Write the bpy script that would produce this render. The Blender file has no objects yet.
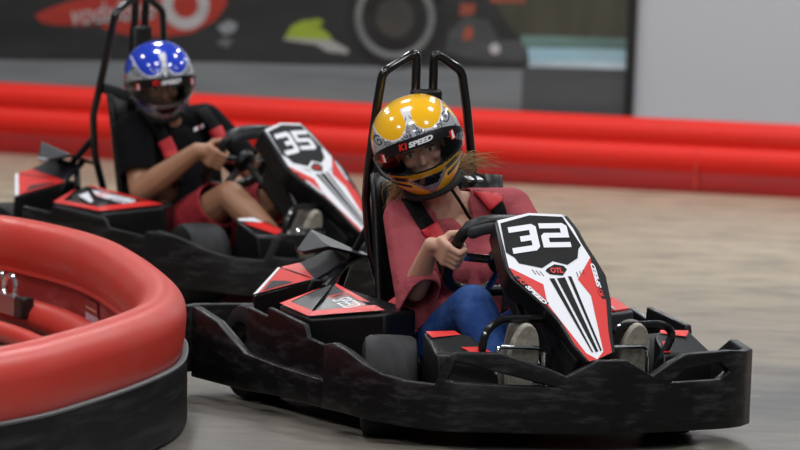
import bpy, bmesh, math, random
import numpy as np
from mathutils import Vector, Matrix
from mathutils.bvhtree import BVHTree

random.seed(4)
SC = bpy.context.scene
COL = SC.collection
R = math.radians

# ------------------------------------------------------------------ materials
def mat(name, color, rough=.5, metal=0., coat=0., noise=None, spec=.5, bump=None):
    m = bpy.data.materials.new(name); m.use_nodes = True
    nt = m.node_tree; b = nt.nodes['Principled BSDF']
    b.inputs['Base Color'].default_value = (*color, 1)
    b.inputs['Roughness'].default_value = rough
    b.inputs['Metallic'].default_value = metal
    b.inputs['Coat Weight'].default_value = coat
    b.inputs['Coat Roughness'].default_value = .08
    b.inputs['Specular IOR Level'].default_value = spec
    if noise:   # (scale vector, second colour, lo, hi): worn patches of a second colour
        sc, c2, lo, hi = noise
        tc = nt.nodes.new('ShaderNodeTexCoord'); mp = nt.nodes.new('ShaderNodeMapping')
        mp.inputs['Scale'].default_value = sc
        n = nt.nodes.new('ShaderNodeTexNoise'); n.inputs['Scale'].default_value = 1.; n.inputs['Detail'].default_value = 6; n.inputs['Roughness'].default_value = .65
        r = nt.nodes.new('ShaderNodeMapRange'); r.inputs[1].default_value = lo; r.inputs[2].default_value = hi
        mx = nt.nodes.new('ShaderNodeMix'); mx.data_type = 'RGBA'
        mx.inputs[6].default_value = (*color, 1); mx.inputs[7].default_value = (*c2, 1)
        L = nt.links.new
        L(tc.outputs['Object'], mp.inputs[0]); L(mp.outputs[0], n.inputs['Vector']); L(n.outputs[0], r.inputs[0])
        L(r.outputs[0], mx.inputs[0]); L(mx.outputs[2], b.inputs['Base Color'])
    if bump:    # (scale, strength, distance)
        tc = nt.nodes.new('ShaderNodeTexCoord')
        n = nt.nodes.new('ShaderNodeTexNoise'); n.inputs['Scale'].default_value = bump[0]; n.inputs['Detail'].default_value = 4
        bp = nt.nodes.new('ShaderNodeBump'); bp.inputs['Strength'].default_value = bump[1]; bp.inputs['Distance'].default_value = bump[2]
        nt.links.new(tc.outputs['Object'], n.inputs['Vector']); nt.links.new(n.outputs[0], bp.inputs['Height']); nt.links.new(bp.outputs[0], b.inputs['Normal'])
    return m

M = dict(
    bumper=mat('scuffed_black_plastic', (.0045, .0045, .005), .42, spec=.26, noise=((9, 9, 40), (.042, .042, .044), .50, .76), bump=(40, .25, .004)),
    black=mat('black_plastic', (.006, .006, .0065), .36, spec=.4, bump=(60, .15, .002)),
    gloss=mat('gloss_black', (.006, .006, .0065), .30, spec=.3),
    tube=mat('black_enamel_tube', (.004, .004, .0045), .18, coat=.3),
    dark=mat('dark_frame', (.007, .007, .008), .6),
    grey=mat('charcoal_plastic', (.032, .034, .038), .36, spec=.4),
    palegrey=mat('pale_plastic_edge', (.42, .43, .46), .4),
    red=mat('red_decal', (.66, .018, .014), .42, spec=.35),
    white=mat('white_decal', (.78, .78, .82), .4),
    carbon=mat('carbon_decal', (.010, .009, .013), .34, spec=.4, noise=((60, 60, 60), (.03, .026, .036), .5, .6)),
    tyre=mat('rubber_tyre', (.008, .008, .009), .6, spec=.28, noise=((5, 40, 5), (.02, .02, .021), .45, .75)),
    chrome=mat('chrome', (.75, .76, .78), .14, 1.),
    steel=mat('steel', (.45, .46, .48), .3, 1.),
    field=mat('black_print', (.005, .005, .0055), .5, spec=.12),
    belt=mat('black_webbing', (.006, .006, .007), .75, spec=.15, bump=(300, .4, .001)),
    redpad=mat('red_webbing', (.55, .02, .03), .6, bump=(260, .3, .001)),
    skin=mat('skin_light', (.56, .31, .215), .5),
    skin2=mat('skin_tan', (.37, .185, .105), .5),
    maroon=mat('dusty_red_cotton', (.36, .075, .090), .85, spec=.15, bump=(16, .55, .02)),
    polo=mat('black_cotton', (.0035, .0035, .0045), .85, spec=.1, bump=(18, .4, .02)),
    jeans=mat('blue_denim', (.012, .042, .16), .8, spec=.15, noise=((9, 9, 9), (.04, .10, .27), .45, .75), bump=(20, .5, .015)),
    shorts=mat('red_shorts', (.33, .015, .025), .8, bump=(20, .5, .015)),
    sole=mat('shoe_sole', (.36, .33, .27), .7, noise=((60, 60, 60), (.2, .18, .15), .45, .7)),
    canvas=mat('shoe_canvas', (.16, .15, .13), .8),
    hair=mat('light_brown_hair', (.36, .22, .10), .5),
    brow=mat('brow_hair', (.06, .035, .02), .7),
    lips=mat('lips', (.42, .12, .10), .4),
    eyew=mat('eye_white', (.7, .68, .66), .2),
    iris=mat('eye_iris', (.03, .02, .015), .1),
    foam=mat('helmet_padding', (.010, .010, .011), .85),
    barrier=mat('red_barrier_plastic', (.62, .045, .030), .36, spec=.35, noise=((3, 3, 9), (.60, .075, .055), .45, .75), bump=(30, .1, .004)),
    farbar=mat('red_barrier_plastic_far', (.90, .028, .018), .45, spec=.25, noise=((2, 2, 12), (.80, .04, .028), .45, .75)),
    barbase=mat('dark_red_barrier_base', (.40, .018, .016), .5, spec=.25, noise=((2, 2, 30), (.24, .02, .018), .4, .7)),
    band=mat('black_conveyor_band', (.0055, .0055, .006), .55, spec=.2, noise=((2, 2, 26), (.04, .04, .042), .5, .8)),
    bandlip=mat('band_lip', (.12, .12, .125), .5),
    sticker=mat('paper_sticker', (.62, .52, .56), .6, noise=((90, 90, 90), (.25, .12, .16), .5, .6)),
    innerbar=mat('dark_dusty_red_plastic', (.30, .030, .026), .5, spec=.3, noise=((4, 4, 12), (.40, .13, .12), .52, .75)),  # inner wall: darker red than the rails, with paler dusty scuffs
    stickred=mat('dark_red_sticker', (.22, .02, .025), .4), peach=mat('peach_print', (.55, .30, .18), .5),
    wall=mat('grey_painted_wall', (.55, .58, .62), .7, noise=((1.2, 1.2, 1.2), (.55, .57, .60), .4, .7)),
    post=mat('black_trim', (.006, .006, .007), .5),
)

def visor_material(name, tint, op):
    m = bpy.data.materials.new(name); m.use_nodes = True; nt = m.node_tree
    nt.nodes.remove(nt.nodes['Principled BSDF']); out = nt.nodes['Material Output']
    t = nt.nodes.new('ShaderNodeBsdfTransparent'); t.inputs[0].default_value = (*tint, 1)
    g = nt.nodes.new('ShaderNodeBsdfGlossy'); g.inputs['Roughness'].default_value = .06; g.inputs[0].default_value = (.9, .9, .95, 1)
    f = nt.nodes.new('ShaderNodeFresnel'); f.inputs[0].default_value = 1.45
    a = nt.nodes.new('ShaderNodeMath'); a.operation = 'MULTIPLY'; a.inputs[1].default_value = op
    mx = nt.nodes.new('ShaderNodeMixShader'); L = nt.links.new
    L(f.outputs[0], a.inputs[0]); L(a.outputs[0], mx.inputs[0]); L(t.outputs[0], mx.inputs[1]); L(g.outputs[0], mx.inputs[2]); L(mx.outputs[0], out.inputs[0])
    return m
M['visor'] = visor_material('smoked_visor', (.93, .92, .92), .8)
M['visor2'] = visor_material('dark_visor', (.80, .78, .78), .8)

def attr_paint(name, rough=.16):
    m = bpy.data.materials.new(name); m.use_nodes = True; nt = m.node_tree; b = nt.nodes['Principled BSDF']
    a = nt.nodes.new('ShaderNodeAttribute'); a.attribute_name = 'paint'
    nt.links.new(a.outputs['Color'], b.inputs['Base Color'])
    b.inputs['Roughness'].default_value = rough; b.inputs['Coat Weight'].default_value = .7; b.inputs['Coat Roughness'].default_value = .04
    return m
M['helmetpaint'] = attr_paint('helmet_paint')

# ------------------------------------------------------------------ mesh helpers
def tag(o, label=None, cat=None, group=None, kind=None):
    if label: o['label'] = label
    if cat: o['category'] = cat
    if group: o['group'] = group
    if kind: o['kind'] = kind
    return o

def empty(name, loc=(0, 0, 0), rz=0):
    o = bpy.data.objects.new(name, None); COL.objects.link(o); o.location = loc; o.rotation_euler = (0, 0, rz); o.empty_display_size = .1
    return o

def put(name, me, parent=None, loc=None, rz=None):
    o = bpy.data.objects.new(name, me); COL.objects.link(o)
    if parent: o.parent = parent
    if loc is not None: o.location = loc
    if rz is not None: o.rotation_euler = (0, 0, rz)
    return o

class MB:
    """collects shapes, then links them as one mesh object"""
    def __init__(s): s.v = []; s.f = []; s.mi = []
    def add(s, vs, fs, mi=0):
        n = len(s.v); s.v += [tuple(map(float, v)) for v in vs]
        s.f += [tuple(n + i for i in f) for f in fs]; s.mi += [mi] * len(fs); return s
    def box(s, a, b, mi=0):
        (x0, y0, z0), (x1, y1, z1) = a, b
        return s.add([(x0, y0, z0), (x1, y0, z0), (x1, y1, z0), (x0, y1, z0), (x0, y0, z1), (x1, y0, z1), (x1, y1, z1), (x0, y1, z1)],
                     [(3, 2, 1, 0), (4, 5, 6, 7), (0, 1, 5, 4), (1, 2, 6, 5), (2, 3, 7, 6), (3, 0, 4, 7)], mi)
    def solid(s, top, bot, mi=0):
        n = len(top)
        fs = [tuple(range(n)), tuple(range(2 * n - 1, n - 1, -1))] + [(i, n + i, n + (i + 1) % n, (i + 1) % n) for i in range(n)]
        return s.add(list(top) + list(bot), fs, mi)
    def tube(s, path, r, seg=10, closed=False, mi=0, cap=True, flat=1.):
        P = [Vector(p) for p in path]; n = len(P); rs = r if hasattr(r, '__len__') else [r] * n
        vs = []; prev = None
        for i in range(n):
            a = P[(i - 1) % n] if (closed or i) else P[0]; b = P[(i + 1) % n] if (closed or i < n - 1) else P[-1]
            t = (b - a).normalized()
            if prev is None:
                u = t.orthogonal().normalized()
            else:
                u = prev - t * prev.dot(t)
                u = u.normalized() if u.length > 1e-6 else t.orthogonal().normalized()
            prev = u; w = t.cross(u)
            for k in range(seg):
                A = 2 * math.pi * k / seg
                vs.append(P[i] + (u * math.cos(A) + w * math.sin(A) * flat) * rs[i])
        fs = []
        for i in range(n if closed else n - 1):
            j = (i + 1) % n
            for k in range(seg):
                l = (k + 1) % seg; fs.append((i * seg + k, i * seg + l, j * seg + l, j * seg + k))
        if cap and not closed:
            fs.append(tuple(range(seg - 1, -1, -1))); fs.append(tuple((n - 1) * seg + k for k in range(seg)))
        return s.add(vs, fs, mi)
    def lathe(s, prof, c, axis, seg=32, mi=0):
        """prof: (radius, offset along axis)"""
        ax = Vector(axis).normalized(); u = ax.orthogonal().normalized(); w = ax.cross(u); c = Vector(c); vs = []; n = len(prof)
        for k in range(seg):
            A = 2 * math.pi * k / seg; d = u * math.cos(A) + w * math.sin(A)
            vs += [c + d * r + ax * o for r, o in prof]
        fs = []
        for k in range(seg):
            l = (k + 1) % seg
            fs += [(k * n + i, l * n + i, l * n + i + 1, k * n + i + 1) for i in range(n - 1)]
        return s.add(vs, fs, mi)
    def hull(s, pts, mi=0):
        bm = bmesh.new()
        for p in pts: bm.verts.new(p)
        res = bmesh.ops.convex_hull(bm, input=bm.verts[:])
        bad = list({g for g in res['geom_interior'] + res['geom_unused'] if isinstance(g, bmesh.types.BMVert)})
        if bad: bmesh.ops.delete(bm, geom=bad, context='VERTS')
        bm.verts.ensure_lookup_table(); bm.verts.index_update()
        s.add([v.co.copy() for v in bm.verts], [tuple(v.index for v in f.verts) for f in bm.faces], mi); bm.free(); return s
    def mesh(s, name, mats, smooth=35):
        me = bpy.data.meshes.new(name); me.from_pydata(s.v, [], s.f)
        for m in (mats if isinstance(mats, (list, tuple)) else [mats]): me.materials.append(m)
        me.polygons.foreach_set('material_index', s.mi)
        bm = bmesh.new(); bm.from_mesh(me); bmesh.ops.recalc_face_normals(bm, faces=bm.faces); bm.to_mesh(me); bm.free()
        if smooth:
            me.polygons.foreach_set('use_smooth', [True] * len(me.polygons)); me.set_sharp_from_angle(angle=R(smooth))
        me.update(); return me
    def build(s, name, mats, parent=None, smooth=35, bevel=0, seg=2, solid=0, off=-1, sub=0, loc=None, rz=None):
        o = put(name, s.mesh(name, mats, smooth), parent, loc, rz)
        if sub: md = o.modifiers.new('sub', 'SUBSURF'); md.levels = md.render_levels = sub
        if solid: md = o.modifiers.new('thick', 'SOLIDIFY'); md.thickness = solid; md.offset = off
        if bevel:
            md = o.modifiers.new('bevel', 'BEVEL'); md.width = bevel; md.segments = seg; md.limit_method = 'ANGLE'; md.angle_limit = R(30)
        return o

def catmull(P, n=6, closed=False):
    P = [np.array(p, float) for p in P]; m = len(P); out = []
    for i in range(m if closed else m - 1):
        g = lambda k: P[k % m] if closed else P[min(max(k, 0), m - 1)]
        a, b, c, d = g(i - 1), g(i), g(i + 1), g(i + 2)
        for k in range(n):
            t = k / n
            out.append(.5 * ((2 * b) + (c - a) * t + (2 * a - 5 * b + 4 * c - d) * t * t + (3 * b - a - 3 * c + d) * t ** 3))
    if not closed: out.append(P[-1])
    return [tuple(p) for p in out]

def roundpath(P, r=.03, n=4):
    """straight segments joined by small bends"""
    P = [Vector(p) for p in P]; out = [P[0]]
    for i in range(1, len(P) - 1):
        a, b, c = P[i - 1], P[i], P[i + 1]
        d1 = min(r, (a - b).length * .45); d2 = min(r, (c - b).length * .45)
        p = b + (a - b).normalized() * d1; q = b + (c - b).normalized() * d2
        for k in range(n + 1):
            t = k / n; out.append(p * (1 - t) ** 2 + b * 2 * t * (1 - t) + q * t * t)
    return out + [P[-1]]

_US = [(math.cos(a) * math.cos(e), math.sin(a) * math.cos(e), math.sin(e)) for e in np.linspace(-math.pi / 2, math.pi / 2, 9) for a in np.linspace(0, 2 * math.pi, 14)[:-1]]
def ell(c, r):
    r = (r, r, r) if not hasattr(r, '__len__') else r
    return [(c[0] + x * r[0], c[1] + y * r[1], c[2] + z * r[2]) for x, y, z in _US]
def chain(mb, nodes):
    """nodes: (centre, radius or (rx, ry, rz)); a tapered run of hulls"""
    for a, b in zip(nodes, nodes[1:]): mb.hull(ell(*a) + ell(*b))

def fuse(mb, voxel, smooth_it=6, keep=None):
    """one continuous skin over overlapping lumps"""
    me = bpy.data.meshes.new('lumps'); me.from_pydata(mb.v, [], mb.f)
    bm = bmesh.new(); bm.from_mesh(me); bmesh.ops.recalc_face_normals(bm, faces=bm.faces); bm.to_mesh(me); bm.free()
    o = bpy.data.objects.new('lumps', me); COL.objects.link(o)
    md = o.modifiers.new('r', 'REMESH'); md.mode = 'VOXEL'; md.voxel_size = voxel
    if smooth_it: md = o.modifiers.new('s', 'SMOOTH'); md.iterations = smooth_it; md.factor = .5
    dg = bpy.context.evaluated_depsgraph_get(); dg.update()
    out = bpy.data.meshes.new_from_object(o.evaluated_get(dg))
    bpy.data.objects.remove(o); bpy.data.meshes.remove(me)
    if keep:
        bm = bmesh.new(); bm.from_mesh(out)
        bmesh.ops.delete(bm, geom=[f for f in bm.faces if not keep(f.calc_center_median())], context='FACES')
        for _ in range(10):
            new = {}
            for v in bm.verts:
                nb_ = [e.other_vert(v).co for e in v.link_edges if e.is_boundary]
                if len(nb_) == 2: new[v] = v.co * .4 + (nb_[0] + nb_[1]) * .3
            for v, c_ in new.items(): v.co = c_
        bm.to_mesh(out); bm.free()
    out.polygons.foreach_set('use_smooth', [True] * len(out.polygons)); out.update(); return out

def bvh_of(me):
    return BVHTree.FromPolygons([v.co.copy() for v in me.vertices], [tuple(p.vertices) for p in me.polygons])

def inpoly(p, poly):
    c = False; n = len(poly); x, y = p
    for i in range(n):
        (x1, y1), (x2, y2) = poly[i], poly[i - 1]
        if (y1 > y) != (y2 > y) and x < (x2 - x1) * (y - y1) / (y2 - y1) + x1: c = not c
    return c

def text_flat(s, size=1., shear=.2, bold=.02):
    """outline of a word as flat vertices and faces, starting at the origin"""
    cu = bpy.data.curves.new('t', 'FONT'); cu.body = s; cu.size = size; cu.shear = shear; cu.offset = bold * size; cu.resolution_u = 3
    o = bpy.data.objects.new('t', cu); COL.objects.link(o)
    dg = bpy.context.evaluated_depsgraph_get(); dg.update()
    me = bpy.data.meshes.new_from_object(o.evaluated_get(dg))
    v = [(p.co.x, p.co.y) for p in me.vertices]; f = [tuple(p.vertices) for p in me.polygons]
    bpy.data.objects.remove(o); bpy.data.meshes.remove(me); return v, f

def text_on(name, s, size, org, ux, uy, m, parent, shear=.2, bold=.02, snap=None, width=None, xoff=0.):
    """lettering laid on a plane (org, ux, uy) or dropped on a surface along snap = (bvh, direction, lift)"""
    v, f = text_flat(s, size, shear, bold)
    wd = max(p[0] for p in v); k = (width / wd) if width else 1.
    org, ux, uy = Vector(org), Vector(ux).normalized(), Vector(uy).normalized(); P = []
    for x, y in v:
        p = org + ux * (x * k + xoff) + uy * y
        if snap:
            b, d, lift = snap; d = Vector(d).normalized(); h = b.ray_cast(p - d * .5, d)
            if h[0] is not None: p = h[0] - d * lift
        P.append(p)
    return MB().add(P, f).build(name, m, parent, smooth=0)

BLOCK = {  # squared race digits in a unit cell, one outline each
    '3': [(0, 1), (.86, 1), (1, .88), (1, .12), (.86, 0), (0, 0), (0, .21), (.74, .21), (.74, .40), (.36, .40), (.36, .60), (.74, .60), (.74, .79), (0, .79)],
    '2': [(0, 1), (.86, 1), (1, .88), (1, .40), (.26, .40), (.26, .21), (1, .21), (1, 0), (0, 0), (0, .48), (.12, .60), (.74, .60), (.74, .79), (0, .79)],
    '5': [(0, 1), (1, 1), (1, .79), (.26, .79), (.26, .60), (.88, .60), (1, .48), (1, .12), (.86, 0), (0, 0), (0, .21), (.74, .21), (.74, .40), (0, .40)],
}

# ------------------------------------------------------------------ go-kart
def sheet(st):
    """upright wall from stations (x, y, bottom, hole_low, hole_high, top)"""
    mb = MB(); vs = []; ids = []
    for x, y, zb, lo, hi, zt in st:
        r = [len(vs)]; vs.append((x, y, zb)); r.append(len(vs)); vs.append((x, y, lo))
        if hi - lo > 1e-6: r.append(len(vs)); vs.append((x, y, hi))
        else: r.append(r[1])
        r.append(len(vs)); vs.append((x, y, zt)); ids.append(r)
    fs = []
    for a, b in zip(ids, ids[1:]):
        fs.append((a[0], b[0], b[1], a[1]))
        q = [a[2], b[2], b[3], a[3]]; fs.append(tuple(q))
    return mb.add(vs, fs)

def xf(y): return .885 - .115 * (abs(y) / .43) ** 1.1

def ssolid(me_st, name, parent, thick=.024, m=None, flip=False):
    mb = sheet(me_st); o = put(name, None, parent) if False else None
    me = bpy.data.meshes.new(name); me.from_pydata(mb.v, [], mb.f); me.materials.append(m or M['bumper'])
    if flip: me.flip_normals()
    me.polygons.foreach_set('use_smooth', [True] * len(me.polygons)); me.set_sharp_from_angle(angle=R(35)); me.update()
    o = put(name, me, parent)
    md = o.modifiers.new('thick', 'SOLIDIFY'); md.thickness = thick; md.offset = -1; md.use_even_offset = True
    md = o.modifiers.new('bevel', 'BEVEL'); md.width = .005; md.segments = 2; md.limit_method = 'ANGLE'; md.angle_limit = R(40)
    return o

def make_wheel(k, name, c, rad, wid, steer):
    ax = (-math.sin(steer), math.cos(steer), 0); h = wid / 2
    prof = [(rad * .52, -h * .8), (rad * .62, -h * .98), (rad * .80, -h), (rad * .93, -h * .93), (rad * .985, -h * .76), (rad, -h * .45), (rad * 1.004, 0), (rad, h * .45), (rad * .985, h * .76), (rad * .93, h * .93), (rad * .80, h), (rad * .62, h * .98), (rad * .52, h * .8)]
    t = MB().lathe(prof, c, ax, 48).build(name, M['tyre'], k)
    MB().lathe([(.001, -h * .55), (rad * .3, -h * .55), (rad * .34, -h * .75), (rad * .53, -h * .82), (rad * .53, h * .82), (rad * .34, h * .75), (rad * .3, h * .55), (.001, h * .55)], c, ax, 32).build('rim', M['dark'], t)
    MB().lathe([(.001, h * .9), (.02, h * .9), (.022, h * .5)], c, ax, 6).build('wheel_nut', M['steel'], t)
    return t

PB = Vector((.84, 0, .262)); PT = Vector((-.76104, 0, .6487)); PN = Vector((.6487, 0, .76104))
def pp(y, t, lift=0.): return PB + Vector((0, y, 0)) + PT * t + PN * lift

def decal(k, name, poly, lift, m):
    """a sticker on the number panel: polygon in (across, up) coordinates"""
    return MB().add([pp(y, t, lift) for y, t in poly], [tuple(range(len(poly)))]).build(name, m, k, smooth=0)

def tri_decal(name, tri, polys, m, parent, lift=.002):
    """stickers on a flat triangle: tri = three corners, polygons in weights of corners (b, c)"""
    a, b, c = map(Vector, tri); n = (b - a).cross(c - a).normalized()
    if n.z < 0: n = -n
    mb = MB()
    for poly in polys: mb.add([a + (b - a) * u + (c - a) * v + n * lift for u, v in poly], [tuple(range(len(poly)))])
    return mb.build(name, m, parent, smooth=0)

def make_kart(label, loc, psi, digits, scheme):
    k = empty('go_kart', loc, psi - math.pi / 2); tag(k, label, 'go-kart', 'electric rental karts racing on the track')
    Z = .05
    # --- wrap-around bumper
    def s(x, y, zt, lo=None, hi=None): return (x, y, Z, lo if lo else .12, hi if hi else (lo if lo else .12), zt)
    def b(x, y, z, zt): return (x, y, z, .12, .12, zt)
    front = [b(.30, -.59, .066, .243), b(.36, -.592, .066, .253), b(.44, -.59, .066, .241), b(.54, -.585, .064, .215), b(.61, -.56, .060, .193), b(.67, -.52, .055, .181), b(.735, -.458, .05, .177),
             s(.757, -.435, .255, .19), s(xf(-.415), -.415, .268, .186, .240), s(xf(-.30), -.30, .268, .182, .214), s(xf(-.16), -.16, .226, .180),
             s(xf(-.12), -.12, .208, .15), s(xf(-.035), -.035, .254, .15), s(xf(.055), .055, .254, .15), s(xf(.15), .15, .207, .15),
             s(xf(.22), .22, .243, .187), s(xf(.27), .27, .264, .187, .222), s(xf(.40), .40, .267, .188, .238), s(.765, .44, .268, .21),
             s(.725, .505, .262), s(.66, .565, .262), s(.55, .58, .276), s(.40, .585, .20)]
    o = ssolid(front, 'front_bumper', k, .028, flip=False); o['label'] = 'scuffed black front bumper with two openings'
    sx = [(-.63, .260), (-.464, .233), (-.377, .201), (-.261, .161), (-.047, .149), (.208, .142), (.34, .138)]
    ssolid([(x, -.575, .054 if x < -.1 else .062, .1, .1, z) for x, z in sx], 'side_bumper', k, .03)
    ssolid([(x, .575, .066, .1, .1, z) for x, z in sx + [(.47, .13)]], 'side_bumper', k, .03, flip=True)
    ssolid([(-.55, .575, .066, .1, .1, .24), (-.64, .575, .066, .1, .1, .260), (-.70, .52, .066, .1, .1, .260), (-.715, 0, .066, .1, .1, .260), (-.70, -.52, .066, .1, .1, .260), (-.64, -.57, .066, .1, .1, .260)], 'rear_bumper', k, .03, flip=True)
    prof = [(-.316, .10), (.34, .10), (.335, .215), (.264, .225), (.097, .242), (.074, .276), (-.172, .301), (-.178, .275), (-.197, .276), (-.316, .288)]
    for sy in (-1, 1):
        MB().solid([(x, sy * .545, z) for x, z in prof], [(x, sy * .528, z) for x, z in prof]).build('side_plate', M['bumper'], k, bevel=.004)
    # extra upright plates on the left flank
    for q in ([(.106, .326), (.224, .300), (.225, .2), (.108, .2)], [(.213, .337), (.447, .308), (.455, .283), (.43, .268), (.43, .2), (.2, .2)]):
        MB().solid([(x, .485, z) for x, z in q], [(x, .465, z) for x, z in q]).build('flank_plate', M['black'], k, bevel=.004)
    # --- floor and frame
    MB().solid([(-.68, -.46, .062), (.60, -.46, .062), (.80, -.25, .062), (.80, .25, .062), (.60, .46, .062), (-.68, .46, .062)], [(-.68, -.46, .05), (.60, -.46, .05), (.80, -.25, .05), (.80, .25, .05), (.60, .46, .05), (-.68, .46, .05)]).build('floor_pan', M['dark'], k)
    f = MB()
    for sy in (-1, 1):
        f.tube(roundpath([(-.66, sy * .22, .10), (.2, sy * .24, .10), (.55, sy * .17, .10), (.80, sy * .15, .12)], .1), .016)
    f.tube([(-.515, -.38, .14), (-.515, .38, .14)], .02); f.tube([(.43, -.36, .13), (.43, .36, .13)], .014); f.tube([(.70, -.40, .11), (.70, .40, .11)], .014)
    f.tube([(.43, -.36, .13), (.60, -.05, .13), (.43, .36, .13)], .009)
    f.build('frame', M['dark'], k)
    make_wheel(k, 'front_tyre', (.425, -.445, .14), .14, .15, R(-24)); make_wheel(k, 'front_tyre', (.425, .43, .14), .14, .15, R(-24))
    make_wheel(k, 'rear_tyre', (-.515, -.395, .14), .14, .16, 0); make_wheel(k, 'rear_tyre', (-.515, .395, .14), .14, .16, 0)
    # --- roll hoop
    HL = [(-.24, -.073, .88), (-.235, -.077, 1.031), (-.235, -.183, .971), (-.25, -.19, .87), (-.30, -.186, .676), (-.33, -.175, .596), (-.335, -.154, .459), (-.30, -.104, .256), (-.29, -.10, .09)]
    HR = [(-.24, -.017, .88), (-.235, -.022, 1.031), (-.235, .07, .978), (-.25, .099, .865), (-.30, .152, .679), (-.33, .181, .598), (-.335, .17, .459), (-.30, .15, .256), (-.29, .15, .09)]
    for Hh in (HL, HR): MB().tube(roundpath(Hh, .022), .0135, 12).build('roll_hoop', M['tube'], k)
    MB().tube(roundpath([(-.335, -.16, .52), (-.45, -.17, .40), (-.56, -.2, .13)], .04), .012).build('hoop_brace', M['tube'], k)
    MB().tube(roundpath([(-.335, .17, .52), (-.45, .17, .40), (-.56, .2, .13)], .04), .012).build('hoop_brace', M['tube'], k)
    MB().solid([(-.222, -.088, .925), (-.222, .006, .925), (-.215, .02, .58), (-.215, -.09, .58)], [(-.255, -.088, .925), (-.255, .006, .925), (-.255, .02, .58), (-.255, -.09, .58)]).build('headrest', M['black'], k, bevel=.01)
    # --- seat: a deep curved shell
    mb = MB(); nu, nv = 17, 12; vs = []
    for j in range(nv):
        t = j / (nv - 1); x = -.02 - .21 * t ** .8; z = .085 + .50 * t ** 1.5; w = .21 - .004 * t
        if t < .35: x = .10 - .30 * (t / .35); z = .085 + .02 * (t / .35) ** 2
        else: q = (t - .35) / .65; x = -.20 - .115 * q; z = .105 + .575 * q
        for i in range(nu):
            u = i / (nu - 1) * 2 - 1
            b = abs(u) ** 3
            vs.append((x + (.10 * b if t > .3 else .02 * b), u * w - .005, z + (.11 * b * (1 - min(1, t * 1.6)) if t < .6 else 0)))
    mb.add(vs, [(j * nu + i, j * nu + i + 1, (j + 1) * nu + i + 1, (j + 1) * nu + i) for j in range(nv - 1) for i in range(nu - 1)])
    mb.build('seat', M['black'], k, solid=.018, off=0)
    # --- side pod with stickers (kart's right), beside the seat
    a, b, c, e, g = (-.223, -.488, .299), (.022, -.51, .285), (.172, -.34, .316), (-.237, -.307, .358), (.10, -.21, .315)
    h = (-.25, -.21, .33)
    pod = MB().add([a, b, c, g, h, e, (-.23, -.47, .16), (.02, -.49, .15), (.18, -.335, .14), (.11, -.21, .12), (-.25, -.21, .12)],
                   [(0, 1, 5), (1, 2, 5), (2, 3, 5), (3, 4, 5), (4, 0, 5), (0, 6, 7, 1), (1, 7, 8, 2), (2, 8, 9, 3), (3, 9, 10, 4), (4, 10, 6, 0), (6, 10, 9, 8, 7)]).build('side_pod', M['gloss'], k, bevel=.009, seg=3, smooth=40)
    B3 = (e, b, c)   # weights towards b and c
    rs = .13
    if scheme == 'dark':
        tri_decal('sticker', (e, b, c), [[(.02, .01), (.86, .10), (.10, .86)]], M['carbon'], pod, .0065)
        tri_decal('sticker', (e, b, c), [[(.98, .0), (0, .98), (.0, .80), (.78, .05), (.84, .0)]], M['red'], pod, .0075)
        tri_decal('sticker', (e, b, c), [[(.0, .02), (.0, .70), (.10, .52), (.07, .05)]], M['red'], pod, .0075)
        tri_decal('sticker', (e, a, b), [[(.98, .0), (0, .98), (.0, .82), (.72, .12), (.25, .0)]], M['red'], pod, .0075)
        tri_decal('sticker', (e, a, b), [[(.26, .03), (.70, .13), (.02, .80), (.02, .03)]], M['carbon'], pod, .0065)
        o = tri_decal('sticker', (e, b, c), [[(.13, .50), (.10, .68), (.36, .48), (.38, .40)]], mat('peach_decal', (.5, .22, .17), .3), pod, .0075); o['label'] = 'pale red patch on the pod sticker'
    else:
        tri_decal('sticker', (e, b, c), [[(.98, .0), (0, .98), (.0, .80), (.78, .05), (.84, .0)]], M['red'], pod, .0075)
        tri_decal('sticker', (e, b, c), [[(.0, .02), (.0, .78), (.08, .60), (.07, .05)]], M['red'], pod, .0075)
        tri_decal('sticker', (e, b, c), [[(.18, .05), (.12, .55), (.28, .55), (.40, .08)]], M['white'], pod, .0075)
        tri_decal('sticker', (e, a, b), [[(.98, .0), (0, .98), (.0, .82), (.72, .12), (.25, .0)]], M['red'], pod, .0075)
        tri_decal('sticker', (e, a, b), [[(.02, .28), (.30, .22), (.10, .62), (.02, .62)]], M['white'], pod, .0075)
    E_, Bv, Cv = Vector(e), Vector(b), Vector(c); nrm = (Bv - E_).cross(Cv - E_).normalized(); nrm = nrm if nrm.z > 0 else -nrm
    q0 = E_ + (Bv - E_) * .40 + (Cv - E_) * .03 + nrm * .009; q1 = E_ + (Bv - E_) * .42 + (Cv - E_) * .40 + nrm * .009; ux = (q1 - q0); uy = nrm.cross(ux)
    text_on('lettering', 'K1', .085, q0, ux, uy, M['red'], pod, .2, .01, width=.046); text_on('lettering', 'SPEED', .072, q0, ux, uy, M['white'], pod, .2, .01, width=.125, xoff=.052)
    # --- rear fairing over the rear tyre
    p1, p2, p3, p4, p5, p6 = (-.406, -.49, .307), (-.301, -.365, .330), (-.287, -.35, .367), (-.537, -.345, .380), (-.515, -.29, .396), (-.30, -.27, .365)
    rf = MB().add([p1, p2, p3, p4, p5, p6, (-.42, -.475, .24), (-.29, -.35, .24), (-.53, -.30, .26), (-.30, -.25, .24)],
                  [(0, 1, 2), (0, 2, 3), (3, 2, 4), (4, 2, 5), (0, 6, 7, 1), (1, 7, 9, 5, 2), (5, 9, 8, 4), (4, 8, 6, 0, 3), (6, 8, 9, 7)]).build('rear_fairing', M['gloss'], k, bevel=.006, smooth=40)
    tri_decal('sticker', (p1, p3, p4), [[(.02, .02), (.10, .02), (.06, .92), (.0, .96)]], M['white'], rf, .006)
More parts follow.
